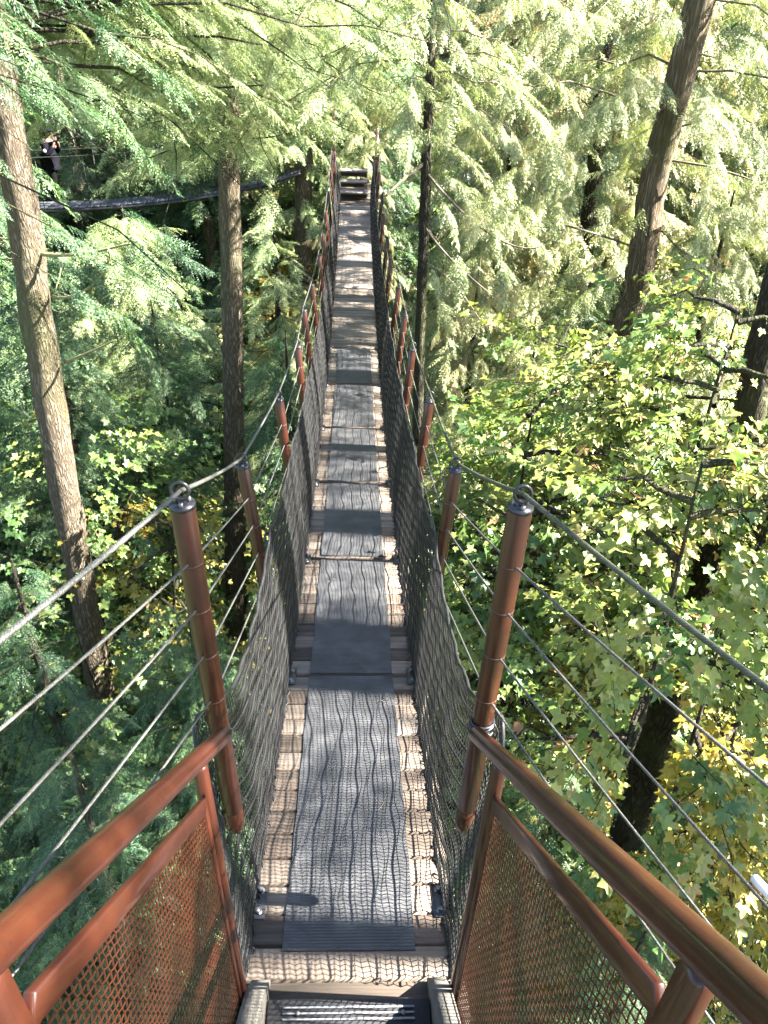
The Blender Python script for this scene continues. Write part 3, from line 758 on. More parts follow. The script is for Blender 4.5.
def maple(r, base, H, crad, nspray, lsize=.12, z0=.35, mat='maple', rad=.06, lean=(0, 0), hero=False, name='maple_tree', simple=False, allow=(), tintc=.45, per=13, stems=3, redtop=0, path=None):
    base = np.asarray(base, float); root = empty(name, tuple(base))
    if path is None:
        path = np.array([base+[lean[0]*u*H, lean[1]*u*H, H*u-.3*(u == 0)]+([*r.normal(0, .15, 2), 0] if 0 < u < 1 else [0, 0, 0]) for u in np.linspace(0, 1, 6)])
    tm = trunk_mesh(path, np.linspace(rad, .008, len(path)), 9, r=r); tm.v = [v-base for v in tm.v]; tm.build('trunk', M['bark_dark'], root, True)
    # limbs
    lm = MB(); tips = []; alive = []
    path = np.asarray(path); pu = np.linspace(0, 1, len(path))
    nl = int(6+nspray/12)
    for k in range(nl):
        u = z0+(1-z0)*(k+r.random())/nl; c = np.array([np.interp(u, pu, path[:, m]) for m in range(3)])
        v = (u-z0)/(1-z0); a = k*2.4+r.normal(0, .3); Lb = crad*math.sqrt(max(.08, 1-(1.35*v-.45)**2))*r.uniform(.6, 1.1)
        d = np.array([math.cos(a), math.sin(a), 0]); s = np.linspace(0, 1, 6)[:, None]
        pp = c+d*Lb*s+[0, 0, 1.]*(.35*Lb*s-.25*Lb*s*s)+r.normal(0, .03, (6, 3))*s
        ok_ = not hero or keep(pp, r, allow).all(); alive.append(ok_)
        if ok_: lm.tube(pp, np.linspace(.25*rad+.006, .003, 6), 5, cap=False)
        tips.append(pp)
    fm = MB(); P_, D_, N_, S_, T_ = [], [], [], [], []
    ns = 0
    while ns < nspray:
        ti = r.integers(len(tips)); pp = tips[ti]; q = r.uniform(.25, 1.0); c = np.array([np.interp(q, np.linspace(0, 1, 6), pp[:, m]) for m in range(3)]); c0_ = c.copy()
        c = c+r.normal(0, .18, 3)*[crad*.55, crad*.55, .6]
        out = c-np.array([np.interp(.6, pu, path[:, 0]), np.interp(.6, pu, path[:, 1]), c[2]]); a = math.atan2(out[1], out[0])+r.normal(0, .6)
        d = np.array([math.cos(a), math.sin(a), r.normal(-.1, .15)]); sd_ = np.array([-d[1], d[0], 0])
        ln = r.uniform(.35, .75); tw = np.array([c0_, c0_*.45+c*.55+[0, 0, .04], c, c+d*ln*.5+[0, 0, .03], c+d*ln-[0, 0, .05]])
        tt = tintc+r.normal(0, .13)
        if alive[ti] and (not hero or keep(tw, r, allow).all()):
            lm.tube(tw, [.006, .005, .0045, .0035, .002], 3, cap=False)
        m = per
        for k in range(m):
            u = (k+.5)/m; sg = 1 if k % 2 else -1
            p = c+d*ln*u+sd_*sg*lsize*r.uniform(.2, .9)*(1.1-u*.5)+[0, 0, r.normal(0, .05)]
            ld = d*(.35+u)+sd_*sg*r.uniform(.3, 1)+[0, 0, r.uniform(-.6, .0)]
            P_.append(p); D_.append(ld); N_.append([r.normal(.15, .55), r.normal(-.15, .55), 1]); S_.append(lsize*r.uniform(.4, 1.2)); T_.append(min(.86, tt+r.normal(0, .07))+(.5 if r.random() < redtop else 0))
        ns += 1
    P_, D_, N_, S_, T_ = map(np.array, (P_, D_, N_, S_, T_))
    if hero:
        k = keep(P_, r, allow); P_, D_, N_, S_, T_ = P_[k], D_[k], N_[k], S_[k], T_[k]
    add_leaves(fm, P_, D_, N_, S_, np.clip(T_, 0, 1), simple)
    if lm.n: lm.v = [v-base for v in lm.v]; lm.build('limbs', M['bark_dark'], root)
    fm.v = [v-base for v in fm.v]; fm.build('crown', M[mat], root)
    return root
def G(p):          # base on the ground below a point
    return np.array([p[0], p[1], float(ground(p[0], p[1]))])
def place(root, label, cat='tree', group=None): tag(root, label, cat, group); return root

def pole_path(pix, Y, extra_top=6.0):
    """trunk through the given pixels at a distance, continued to the ground and upward"""
    P = [at(x, y, Y) for x, y in pix]
    P = sorted(P, key=lambda p: p[2]); lo, hi = P[0], P[-1]
    d = (hi-lo)/(hi[2]-lo[2]); d = d*.7+np.array([0, 0, .3])
    top = hi+d/d[2]*extra_top
    g = G(lo); dn = (P[1]-lo)/(P[1][2]-lo[2]); b = lo-dn*(lo[2]-g[2]+.3)
    return [b]+P+[top]

def dead_branches(root, base, specs, mat='moss'):
    base = np.asarray(base)
    for pts, rr in specs:
        P = np.array(pts); s = np.linspace(0, 1, 14); si = np.linspace(0, 1, len(P))
        # smooth through the points
        co = [np.polyfit(si, P[:, k], min(3, len(P)-1)) for k in range(3)]
        Q = np.stack([np.polyval(c, s) for c in co], 1)
        mb = MB(); mb.tube(Q, np.linspace(rr, rr*.45, 14), 7); mb.v = [v-base for v in mb.v]; mb.build('bare_branch', M[mat], root, True)

# ---- hero trees
r = np.random.default_rng(101)
pp = pole_path([(3, 90), (28, 250), (50, 400), (78, 560), (102, 700)], 8.6, 5)
t1 = conifer(r, pp[0], pp[-1], -.0+.2, -.9, 1.7, 84, HEM_HI, .62, 18, 4.4, droop=.42, trunk_path=pp, trunk_R=[.2, .185, .175, .17, .16, .15, .05], mats=('hemlock_sunlit', 'bark'), az=(.38, 2.0), hero=True, tintc=.95, prof=lambda u: .75+.25*(1-u))
place(t1, 'leaning hemlock with bare sunlit trunk beside the dark-clothed person on the left')
A = lambda x, y, Y: at(x, y, Y)
dead_branches(t1, pp[0], [([A(40, 254, 8.6), A(80, 254, 8.3), A(130, 243, 8.0)], .022), ([A(52, 296, 8.6), A(80, 293, 8.2), A(104, 272, 8.0), A(108, 248, 7.9)], .016),
      ([A(66, 362, 8.6), A(90, 352, 8.4), A(116, 340, 8.2)], .018), ([A(54, 292, 8.6), A(58, 282, 8.6), A(61, 268, 8.7)], .01)])
r = np.random.default_rng(107); b = G((-6.4, 6.6, 0))
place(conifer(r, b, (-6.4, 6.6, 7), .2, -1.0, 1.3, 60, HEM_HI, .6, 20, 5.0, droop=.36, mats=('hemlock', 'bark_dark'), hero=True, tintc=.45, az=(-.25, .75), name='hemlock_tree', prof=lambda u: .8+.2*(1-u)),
      'dark green hemlock whose boughs sweep in from the upper left corner')
r = np.random.default_rng(102)
pp = pole_path([(229, 120), (231, 300), (233, 450), (236, 640)], 12.6, 6)
t2 = conifer(r, pp[0], pp[-1], .2, -2.4, .6, 52, HEM_HI, .75, 14, 3.0, droop=.4, trunk_path=pp, trunk_R=[.22, .195, .175, .165, .155, .08], hero=True, tintc=.95, mats=('hemlock_sunlit', 'bark'), prof=lambda u: .8+.2*(1-u))
place(t2, 'straight mossy hemlock trunk standing just left of the bridge, cutting across the distant walkway')
r = np.random.default_rng(103)
pp = pole_path([(703, -10), (655, 180), (638, 290), (612, 370)], 13.0, 7)
t3 = conifer(r, pp[0], pp[-1], .3, -5.5, .6, 90, CED_HI, .62, 24, 4.2, droop=.42, trunk_path=pp, trunk_R=[.34, .235, .22, .21, .2, .1], hero=True, tintc=.6, mats=('cedar', 'bark_red'), name='cedar_tree', prof=lambda u: .85+.15*(1-u))
place(t3, 'large leaning red cedar with stringy furrowed sunlit bark, tallest on the right of the bridge')
r = np.random.default_rng(104)
pp = pole_path([(765, 325), (742, 430), (702, 575), (664, 705), (622, 860)], 6.9, 5)
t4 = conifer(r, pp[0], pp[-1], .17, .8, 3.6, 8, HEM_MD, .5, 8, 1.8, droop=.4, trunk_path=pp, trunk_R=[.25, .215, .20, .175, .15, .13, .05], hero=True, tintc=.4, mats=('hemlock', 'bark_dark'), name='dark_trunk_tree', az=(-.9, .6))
place(t4, 'almost black leaning trunk rising through the maple leaves behind the right-hand cables')
r = np.random.default_rng(105)
pp = pole_path([(427, 120), (424, 220), (419, 370)], 11.0, 4)
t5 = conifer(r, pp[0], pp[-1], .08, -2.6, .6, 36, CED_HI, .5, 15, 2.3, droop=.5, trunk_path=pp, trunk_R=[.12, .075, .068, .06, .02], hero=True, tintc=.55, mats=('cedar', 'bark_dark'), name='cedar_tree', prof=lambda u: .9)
place(t5, 'slender young cedar with bare lower branches close to the right side of the bridge')
dead_branches(t5, pp[0], [([A(425, 170, 11), A(455, 205, 10.6), A(500, 240, 10.2), A(545, 245, 10)], .02), ([A(424, 225, 11), A(450, 258, 10.7), A(492, 295, 10.4)], .016),
      ([A(423, 222, 11), A(440, 245, 11), A(472, 285, 11)], .012), ([A(421, 262, 11), A(450, 280, 10.8), A(480, 320, 10.6)], .012), ([A(428, 160, 11), A(405, 178, 10.8), A(386, 196, 10.6)], .03)], 'twig')
r = np.random.default_rng(106)
pp = pole_path([(600, 90), (594, 170), (586, 240)], 18.5, 6)
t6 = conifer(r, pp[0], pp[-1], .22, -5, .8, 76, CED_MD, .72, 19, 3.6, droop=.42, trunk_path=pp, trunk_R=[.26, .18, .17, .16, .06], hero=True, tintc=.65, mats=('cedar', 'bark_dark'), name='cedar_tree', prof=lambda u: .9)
place(t6, 'dark-trunked cedar with bleached drooping sprays, seen between the slender cedar and the large leaning one')

for n, (x, yd, zlo, zhi, nb, rd, ztop, lab) in enumerate((
  (7.6, 1.55, 3.2, 7.5, 7, .16, 15, 'thin tall hemlock outside the right edge, nearest the stairs'),
  (8.4, 3.45, 3.6, 8.5, 9, .50, 24, 'massive hemlock outside the right edge, throwing a broad shadow band over the deck'),
  (8.8, 5.45, 3.4, 8.0, 8, .34, 22, 'stout hemlock outside the right edge, beyond the massive one'),
  (9.6, 9.6, 3.4, 5.5, 5, .38, 24, 'hemlock outside the right edge, level with the middle of the bridge'),
  (9.2, 12.6, 3.0, 4.6, 3, .26, 20, 'hemlock outside the right edge, beyond the middle of the bridge'),
  (12.5, 15.3, 5.0, 7, 6, .32, 24, 'hemlock outside the right edge, near the far end of the bridge'))):
    r = np.random.default_rng(160+n); y = yd-x*math.tan(math.radians(4)); b = G((x, y, 0))
    place(conifer(r, b, (x, y, ztop), rd, zlo, zhi, nb, HEM_MD, .8, 9, 2.4, droop=.35, mats=('hemlock', 'bark'), name='hemlock_tree', prof=lambda u: .9-.3*u), lab)
r = np.random.default_rng(109)
pp = pole_path([(304, 120), (303, 200), (303, 260)], 24.7, 3)
place(conifer(r, pp[0], pp[-1], .25, -6.2, .5, 60, HEM_MD, .8, 12, 2.2, droop=.4, trunk_path=pp, trunk_R=[.32, .27, .25, .23, .1], hero=True, tintc=.6, mats=('hemlock_sunlit', 'bark'), name='hemlock_tree', prof=lambda u: .8),
      'hemlock at which the distant walkway ends, half hidden left of the far bridge nets')
heroes = [
 # left understory conifers: name, px, py of the top, Y, crown radius, mats, frond set, size, label
 (70, 745, 4.2, 1.9, 'hemlock', HEM_HI, .42, 'young hemlock spreading flat sprays below the left stair rail, lowest on the left'),
 (185, 610, 5.4, 1.5, 'hemlock', HEM_HI, .42, 'young hemlock close under the side cables, left of the bridge net'),
 (10, 560, 6.3, 2.2, 'hemlock', HEM_HI, .5, 'bushy young hemlock against the edge of the view, left of the leaning trunk foot'),
 (150, 300, 13, 2.6, 'hemlock', HEM_HI, .7, 'dark hemlock with blue-green layered sprays between the leaning trunk and the mossy trunk'),
 (30, 240, 11.5, 2.2, 'hemlock', HEM_HI, .62, 'dark hemlock whose sprays hang behind the leaning trunk, under the person'),
 (275, 225, 15.5, 2.3, 'hemlock', HEM_HI, .75, 'feathery light green hemlock against the left net of the far bridge half'),
 (285, 330, 11.5, 1.5, 'hemlock', HEM_MD, .55, 'small dark hemlock between the mossy trunk and the bridge posts'),
 (120, 205, 20, 3.0, 'hemlock', HEM_MD, .9, 'pale green hemlock under the far walkway deck, beneath the person'),
 (480, 250, 13.5, 2.2, 'cedar', CED_HI, .65, 'yellow-green cedar filling the view right of the slender bare-branched cedar'),
 (540, 330, 10.5, 2.0, 'cedar', CED_HI, .6, 'olive cedar with hanging sprays above the maples, in front of the large cedar foot'),
 (460, 395, 9.0, 1.2, 'cedar', CED_HI, .5, 'low dark olive cedar beside the right net near the third pair of posts'),
 (735, 190, 12.0, 2.4, 'cedar', CED_HI, .62, 'glaring sunlit cedar right of the large leaning cedar trunk'),
 (560, 735, 4.1, 1.2, 'hemlock', HEM_HI, .36, 'shaded young hemlock just below the top of the right stair rail'),
 (640, 930, 3.0, 1.3, 'hemlock', HEM_HI, .34, 'low dark hemlock under the right stair rail, lowest on the right'),
 (362, 118, 23, 1.8, 'cedar', CED_HI, .5, 'pale cedar directly behind the far landing'),
 (520, 60, 17, 3.0, 'cedar', CED_MD, .85, 'bleached cedar behind the top of the slender cedar'),
]
for n, (px, py, Y, cr, mk, tm_, fs, lab) in enumerate(heroes):
    r = np.random.default_rng(200+n); top = at(px, py, Y); b = G(top); H = top[2]-b[2]
    zl = max(b[2]+.3*H, top[2]-max(4.5, cr*3.2)); zl = top[2]-1.5 if 'rusty' in lab else zl
    if 'feathery' in lab or 'pale green hemlock' in lab: mk = 'hemlock_sunlit'
    conifer_root = conifer(r, b, top, .05+.012*H, zl, top[2]-.05, int(46+cr*16), tm_, fs*(.8 if mk == 'cedar' else 1), 20 if mk == 'cedar' else 13, cr, droop=.34 if mk != 'cedar' else .6, mats=(mk, 'bark_dark'), hero=True,
        tintc=1.75 if 'rusty' in lab else ((.35 if px < 300 else .5) if Y < 9 else (.8 if mk != 'hemlock' else .5)), name='hemlock_tree' if mk != 'cedar' else 'cedar_tree', prof=lambda u: (1-u)**.6*.92+.08)  # low tint on near left trees deepens their shade by colour
    place(conifer_root, lab)
maples = [
 (690, 470, 4.6, 1.1, 90, .12, 'maple', .75, 'bright maple sprays nearest the right cables, hiding the middle of the near-black trunk'),
 (660, 610, 4.6, .6, 30, .12, 'maple', .35, 'small deep green maple clump hanging over the near-black trunk below the main cable'),
 (60, 455, 9.5, 3.0, 170, .13, 'maple', .6, 'light green vine maple with a few yellow leaves crossing behind the leaning trunk'),
 (205, 520, 8.8, 1.8, 95, .12, 'maple_gold', .45, 'yellowing vine maple between the near left post and the mossy trunk'),
 (140, 440, 12.5, 2.6, 110, .14, 'maple', .5, 'green vine maple in half shade left of the mossy trunk'),
 (35, 640, 7.5, 2.0, 80, .12, 'maple', .5, 'low green vine maple behind the left side cables'),
 (560, 430, 6.8, 2.0, 170, .135, 'maple', .62, 'broad green maple crown right behind the top of the near right post'),
 (660, 400, 7.2, 2.2, 170, .15, 'maple', .7, 'pale green big-leaved maple with some pinkish leaves below the large cedar'),
 (735, 500, 5.6, 1.6, 150, .13, 'maple', .7, 'bright green maple crown crossed by the near-black trunk at the right edge'),
 (600, 560, 5.8, 1.2, 90, .125, 'maple', .72, 'fresh green maple sprays just above the second right cable'),
 (715, 720, 4.3, 1.1, 120, .11, 'maple_gold', .62, 'glowing yellow maple around the foot of the near-black trunk'),
 (740, 820, 4.0, 1.3, 130, .10, 'maple_gold', .45, 'yellow maple leaves under the white cable sleeve'),
 (580, 690, 5.4, 1.4, 130, .11, 'maple_gold', .4, 'yellow-green maple seen between the right cables, left of the near-black trunk'),
 (480, 560, 6.8, 1.3, 90, .12, 'maple', .4, 'small green maple against the right net behind the second right post'),
 (752, 330, 6.6, 1.3, 120, .12, 'maple', .72, 'pale lime maple at the right edge, above the near-black trunk'),
]
for n, (px, py, Y, cr, ns, ls, mt, tc, lab) in enumerate(maples):
    r = np.random.default_rng(300+n); top = at(px, py, Y); b = G(top); b[:2] += r.normal(0, .4, 2); H = top[2]-b[2]+.3
    cr2 = cr
    z0 = max(.3, 1-max(3.2, cr*1.9)/H)
    place(maple(r, b, H, cr2, int(ns*1.75), ls*.68, z0=z0, mat=mt, rad=.05+.004*H, hero=True, tintc=tc, redtop=.03 if 'pink' in lab else .01), lab)

# ---- generic forest: a few models, copied
def copy_tree(root, loc, rz, sc_):
    c = root.copy(); C.objects.link(c); c.location = loc; c.rotation_euler = (0, 0, rz); c.scale = (sc_, sc_, sc_)
    for ch in root.children:
        d = ch.copy(); C.objects.link(d); d.parent = c
    return c
protos = []
for n in range(4):
    r = np.random.default_rng(400+n); H = (17, 14, 20, 11)[n]
    protos.append(('hemlock', H, (2.9, 2.6, 3.3, 2.4)[n], conifer(r, (0, 0, 0), (0, 0, H), .09+.012*H, H*.22, H-.1, int(H*7.5), HEM_MD if n != 2 else HEM_LO, 1.0, 10, (2.9, 2.6, 3.3, 2.4)[n], droop=.35, mats=('hemlock', 'bark'), name='hemlock_tree')))
for n in range(3):
    r = np.random.default_rng(420+n); H = (18, 14, 21)[n]
    protos.append(('cedar', H, (3.0, 2.6, 3.3)[n], conifer(r, (0, 0, 0), (0, 0, H), .12+.012*H, H*.15, H-.1, int(H*7.5), CED_MD if n != 2 else CED_LO, .85, 14, (3.0, 2.6, 3.3)[n], droop=.42, mats=('cedar', 'bark_red'), name='cedar_tree')))
for n in range(3):
    r = np.random.default_rng(440+n); H = (7, 9, 6)[n]
    protos.append(('maple', H, 2.2, maple(r, (0, 0, 0), H, 2.3, 230, .15, z0=.35, mat='maple' if n < 2 else 'maple_gold', rad=.07, tintc=(.4, .6, .5)[n], simple=True)))
used = set()
r = np.random.default_rng(9); placed = []; cands = []
for gy_ in np.arange(4, 84, 3.1):
    st = 3.1+gy_*.018
    for gx_ in np.arange(-46, 46, st):
        x = gx_+r.uniform(-1.2, 1.2); y = gy_+r.uniform(-1.3, 1.3)
        if abs(x) > 6+.62*y+5: continue
        cands.append((x, y))
for x, y in cands:
    g = float(ground(x, y)); dist = math.hypot(x, y)
    pm = .16 if y > 24 else .34
    kind = 'maple' if r.random() < pm else ('cedar' if r.random() < (.62 if x > 0 else .22) else 'hemlock')
    opts = [k for k, p in enumerate(protos) if p[0] == kind and not (kind == 'maple' and x < 0 and k == 9 and r.random() < .6)]
    k = opts[r.integers(len(opts))]; _, H, R_, pr = protos[k]; s_ = r.uniform(.8, 1.2)
    if y < 24:
        # keep tree tops under the sunbeams that reach the bridge, and out of the sight-lines near the camera
        cap = -8.2+.85*max(x, 0) if x > 0 else 3.5
        if x > 0: cap = min(cap, 1.5)
        if y < 14 and kind != 'maple': cap = min(cap, -4.5 if abs(x) < 7 else -2.0)
        if y < 20 and abs(x) < 4: cap = min(cap, -7.0)
        Hmax = cap-g
        if Hmax < 3: continue
        if H*s_ > Hmax: s_ = Hmax/H
        if s_ < .35: continue
    elif y < 48 and x > -8:
        cap = 2.5+.12*(y-24)
        if g+H*s_ > cap: s_ = (cap-g)/H
        if s_ < .35: continue
    # whole-tree sight-line test
    zs = np.linspace(.25, 1, 12)*H*s_; pts = []
    for z in zs:
        rr_ = R_*s_*(1-z/(H*s_))*.9+.1
        for a in np.arange(8)*.785: pts.append([x+rr_*math.cos(a), y+rr_*math.sin(a), g+z]); pts.append([x+.5*rr_*math.cos(a), y+.5*rr_*math.sin(a), g+z])
        pts.append([x, y, g+z])
    pts = np.array(pts); X_, Y_, W_ = proj(pts); bad = False
    for n, (poly, dd_, share) in enumerate(CLEAR):
        if share < .8 or n == 0: continue
        ins = inpoly(X_, Y_, poly) & (pts[:, 1] < dd_)
        if ins.sum() > (0 if dd_ > 20 else 4): bad = True
    ins = inpoly(X_, Y_, CLEAR[0][0]) & (pts[:, 1] < deck_dist(np.clip(Y_, 195, 1024))+1) & (pts[:, 1] < 20)
    if ins.any() or bad: continue
    if dist < 5: continue
    # skip what could not be seen at all
    vis = (X_ > -150) & (X_ < 918) & (Y_ < 1150) & (Y_ > -200)
    if not vis.any(): continue
    placed.append((x, y, g, k, s_))
LBL = {('hemlock', 0): ('hemlock tree of the dense wood on the left of the bridge', 'hemlocks in the wood on the left'),
       ('hemlock', 1): ('hemlock tree of the dense wood on the right of the bridge', 'hemlocks in the wood on the right'),
       ('cedar', 0): ('red cedar tree of the dense wood on the left of the bridge', 'cedars in the wood on the left'),
       ('cedar', 1): ('red cedar tree of the dense wood on the right of the bridge', 'cedars in the wood on the right'),
       ('maple', 0): ('understorey maple of the wood on the left of the bridge', 'understorey maples on the left'),
       ('maple', 1): ('understorey maple of the wood on the right of the bridge', 'understorey maples on the right')}
for x, y, g, k, s_ in placed:
    kind = protos[k][0]; pr = protos[k][3]
    if k in used: o = copy_tree(pr, (x, y, g-.2), r.uniform(0, 6.28), s_)
    else: used.add(k); o = pr; o.location = (x, y, g-.2); o.scale = (s_, s_, s_); o.rotation_euler = (0, 0, r.uniform(0, 6.28))
    lb, gp = LBL[(kind, int(x > 0))]; tag(o, lb, 'tree', gp)
for k, p in enumerate(protos):
    if k not in used:
        for ch in list(p[3].children): bpy.data.objects.remove(ch)
        bpy.data.objects.remove(p[3])
print('placed', len(placed))

# ferns and saplings on the forest floor
r = np.random.default_rng(55); n = 5200
x = r.uniform(-30, 30, n); y = r.uniform(1, 42, n); ok = np.abs(x) < 6+.62*y; x, y = x[ok], y[ok]
P_ = np.stack([x, y, ground(x, y)+.1], 1); a = r.uniform(0, 6.28, len(x))
D_ = np.stack([np.cos(a), np.sin(a), r.uniform(.2, .8, len(x))], 1)
mb = MB(); scatter(mb, HEM_LO, P_, D_, r.uniform(.7, 1.5, len(x)), r, r.uniform(.3, .8, len(x)))
tag(mb.build('undergrowth', M['hemlock']), 'green ferns and low growth on the forest floor', 'undergrowth', kind='stuff')

# ------------------------------------------------------------------ far walkway with a person
wy = 24.5
wpix = [(-60, 206), (40, 204), (100, 203), (170, 197), (220, 189), (266, 178), (300, 168)]
WP = np.array([at(x, y, wy) for x, y in wpix])
wk = tag(empty('cable_walkway', tuple(WP[2])), 'distant cable walkway with slate blue-grey deck crossing the forest at upper left', 'footbridge')
wo = WP[2]
s = np.linspace(0, 1, 60); cf = [np.polyfit(np.linspace(0, 1, 7), WP[:, k], 3) for k in range(3)]; WQ = np.stack([np.polyval(c, s) for c in cf], 1)
dmb = MB(); half = .42
for k in range(59):
    a, b = WQ[k], WQ[k+1]; c = (a+b)/2; ln = np.linalg.norm(b-a)
    dmb.box(c+[0, 0, -.02], [ln*.9, 2*half, .04], roty(-math.atan2(b[2]-a[2], b[0]-a[0])), tint=r.random(), bev=.004)
part(dmb, 'deck', M['platform'], wk, wo)
for sy in (-1, 1):
    em = MB(); em.tube(WQ+[0, sy*(half+.03), -.07], .045, 6); part(em, 'edge_beam', M['dark_steel'], wk, wo)
for sy in (-1, 1):
    cm = MB()
    cm.tube(WQ+[0, sy*(half+.1), 1.35], .009, 5)
    part(cm, 'hand_cable', M['cable'], wk, wo)
    nm = MB()
    for k in range(0, 59, 3): nm.tube([WQ[k]+[0, sy*(half+.04), 0], WQ[k]+[0, sy*(half+.1), 1.35 if k % 6 == 0 else .9]], .010 if k % 6 == 0 else .003, 4)
    for h in (.3, .6, .9): nm.tube(WQ+[0, sy*(half+.07), h], .003, 4)
    part(nm, 'side_net', M['net'], wk, wo)

feet = at(57, 197, wy); 
def skinbody(name, verts, edges, radii, mat, parent=None, sub=2):
    me = bpy.data.meshes.new(name); me.from_pydata([tuple(v) for v in verts], edges, []); me.update()
    o = bpy.data.objects.new(name, me); C.objects.link(o)
    if parent: o.parent = parent
    mo = o.modifiers.new('skin', 'SKIN'); mo.use_smooth_shade = True
    for i, rr_ in enumerate(radii):
        v = me.skin_vertices[0].data[i]; v.radius = rr_ if isinstance(rr_, tuple) else (rr_, rr_)
    me.skin_vertices[0].data[0].use_root = True
    ss = o.modifiers.new('sub', 'SUBSURF'); ss.levels = sub; ss.render_levels = sub
    me.materials.append(mat); return o
# figure faces +x (to the right), forearms raised holding a camera at the face, one foot forward
person = tag(empty('person', tuple(feet)), 'person in dark jacket and black cap standing on the distant walkway, hands raised', 'person')
Vb = [(0, 0, .95), (.01, 0, 1.12), (.02, 0, 1.32), (.03, 0, 1.45), (.05, 0, 1.53), (.065, 0, 1.62), (.075, 0, 1.71),   # 0-6 spine..head
      (0, -.09, .90), (.06, -.10, .50), (.03, -.10, .09), (.20, -.11, .04),                                           # 7-10 leg a
      (0, .09, .90), (-.06, .10, .50), (-.16, .10, .09), (.0, .11, .04),                                               # 11-14 leg b
      (.03, -.19, 1.40), (.10, -.25, 1.13), (.26, -.15, 1.36), (.29, -.10, 1.46),                                       # arm a
      (.03, .19, 1.40), (.12, .24, 1.14), (.27, .12, 1.34), (.29, .07, 1.45)]                                            # arm b
Eb = [(0, 1), (1, 2), (2, 3), (3, 4), (4, 5), (5, 6), (0, 7), (7, 8), (8, 9), (9, 10), (0, 11), (11, 12), (12, 13), (13, 14), (3, 15), (15, 16), (16, 17), (17, 18), (3, 19), (19, 20), (20, 21), (21, 22)]
Rb = [(.15, .12), (.13, .11), (.16, .12), (.11, .09), .055, (.085, .075), (.07, .06), .085, .06, .04, .035, .085, .06, .04, .035, .06, .045, .032, .03, .06, .045, .032, .03]
body = skinbody('body', Vb, Eb, Rb, M['skin'], person)
jk = skinbody('jacket', [Vb[i] for i in (0, 1, 2, 3)]+[Vb[i] for i in (15, 16, 17, 19, 20, 21)]+[(0, 0, .80)],
     [(0, 1), (1, 2), (2, 3), (3, 4), (4, 5), (5, 6), (3, 7), (7, 8), (8, 9), (0, 10)], [(.21, .17), (.19, .16), (.23, .18), (.17, .14), .105, .082, .062, .105, .082, .062, (.22, .18)], M['jacket'], person)
tr = skinbody('trousers', [(0, 0, .92), Vb[7], Vb[8], (.03, -.10, .10), Vb[11], Vb[12], (-.15, .10, .10)], [(0, 1), (1, 2), (2, 3), (0, 4), (4, 5), (5, 6)], [(.19, .15), .13, .10, .08, .13, .10, .08], M['trousers'], person)
cp = MB(); c0 = np.array([.065, 0, 1.70])
prof = [(0, .100), (.03, .102), (.07, .088), (.095, .055), (.105, .01)]
cp.tube([c0+[0, 0, z] for z, _ in prof], [q for _, q in prof], 16); cp.box(c0+[.12, 0, .02], [.12, .14, .012], roty(.15), bev=.004)
cp.build('cap', M['trousers'], person, True)
hr = MB(); hr.tube([[.03, 0, 1.72], [.0, 0, 1.66], [-.005, 0, 1.58]], [.085, .085, .04], 12); hr.build('hair', M['trousers'], person, True)
cam_ = MB(); cam_.box([.32, -.01, 1.56], [.07, .15, .09], bev=.01); cam_.tube([[.34, 0, 1.56], [.42, 0, 1.56]], .035, 12)
o = cam_.build('camera_body', M['trousers']); o.name = 'hand_camera'; o.location = tuple(feet); tag(o, 'small black camera held up to the face of the person on the distant walkway', 'camera')
em = MB(); em.tube([[.10, -.335, 1.27], [.104, -.348, 1.27]], .045, 14); em.build('sleeve_patch', M['patch'], person)
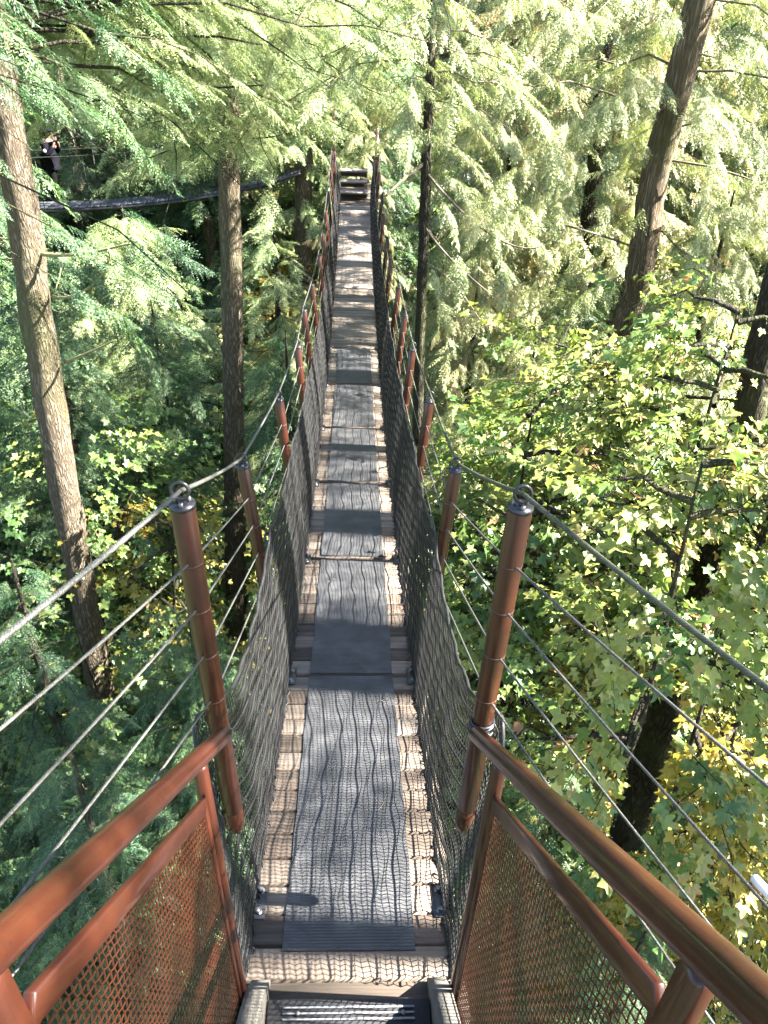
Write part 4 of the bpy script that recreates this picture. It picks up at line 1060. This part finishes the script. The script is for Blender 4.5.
for sy in (-1, 1):
    hb = MB()
    for k in range(4): 
        z = 1.52+.022*k; hb.tube([[.285, sy*.105, z-.015], [.31, sy*.115, z], [.345, sy*.10, z+.004], [.355, sy*.075, z]], [.011, .010, .009, .007], 6)
    hb.tube([[.28, sy*.09, 1.50], [.285, sy*.07, 1.53], [.30, sy*.05, 1.55]], [.012, .011, .009], 6)
    hb.tube([[.285, sy*.10, 1.47], [.29, sy*.105, 1.52], [.292, sy*.105, 1.58]], [.026, .03, .026], 8)
    hb.build('hand', M['skin'], person, True)
for foot in ((.03, -.10), (-.16, .10)):
    sh = MB(); sh.tube([[foot[0]-.05, foot[1], .055], [foot[0]+.03, foot[1], .06], [foot[0]+.15, foot[1], .04], [foot[0]+.20, foot[1], .03]], [.04, .055, .042, .02], 10); sh.build('shoe', M['trousers'], person, True)
person.rotation_euler = (0, 0, -.25)
o.rotation_euler = (0, 0, -.25)

# ------------------------------------------------------------------ platform at the far end
py0 = YEND+.32; pz = float(dz(YEND+.3))
pf = tag(empty('viewing_platform', (0, py0, pz)), 'small wooden landing with plank steps and reddish posts at the far end', 'platform'); po_ = np.array([0, py0, pz])
mb = MB()
for k in range(14): mb.box([0, py0+.09+k*.15, pz-.02], [.95, .14, .04], tint=rng.random(), bev=.004)
part(mb, 'decking', M['wood'], pf, po_)
for k in range(3):
    mb = MB(); mb.box([-.03, py0+.45+.28*k, pz+.17*(k+1)], [.62, .28, .04], tint=1.5, bev=.005); mb.box([-.03, py0+.60+.28*k, pz+.17*(k+1)-.09], [.60, .03, .14], tint=.2)
    part(mb, 'step', M['wood'], pf, po_)
rq = np.random.default_rng(77)
for sx in (-1, 1):
    for k in range(7):
        y = py0+.1+.34*k; x = sx*(.41+.01*k); h = .95+.07*k+rq.uniform(-.05, .1); mb = MB()
        mb.tube([[x, y, pz-.1], [x+sx*.05, y, pz+h]], .034, 10); part(mb, 'railing_post', M['paint'], pf, po_, True)
    for h in (.35, .75, 1.1):
        mb = MB(); mb.tube([[sx*.44, py0+.1, pz+h], [sx*.50, py0+2.0, pz+h+.6]], .018, 8); part(mb, 'rail', M['paint'], pf, po_, True)
for sx in (-1, 1):
    for sy in (0.2, 1.9):
        mb = MB(); mb.tube([[sx*.42, py0+sy, pz-.04], [sx*.5, py0+sy, float(ground(sx*.5, py0+sy))-.2]], [.07, .09], 10); part(mb, 'support_leg', M['bark_dark'], pf, po_, True)
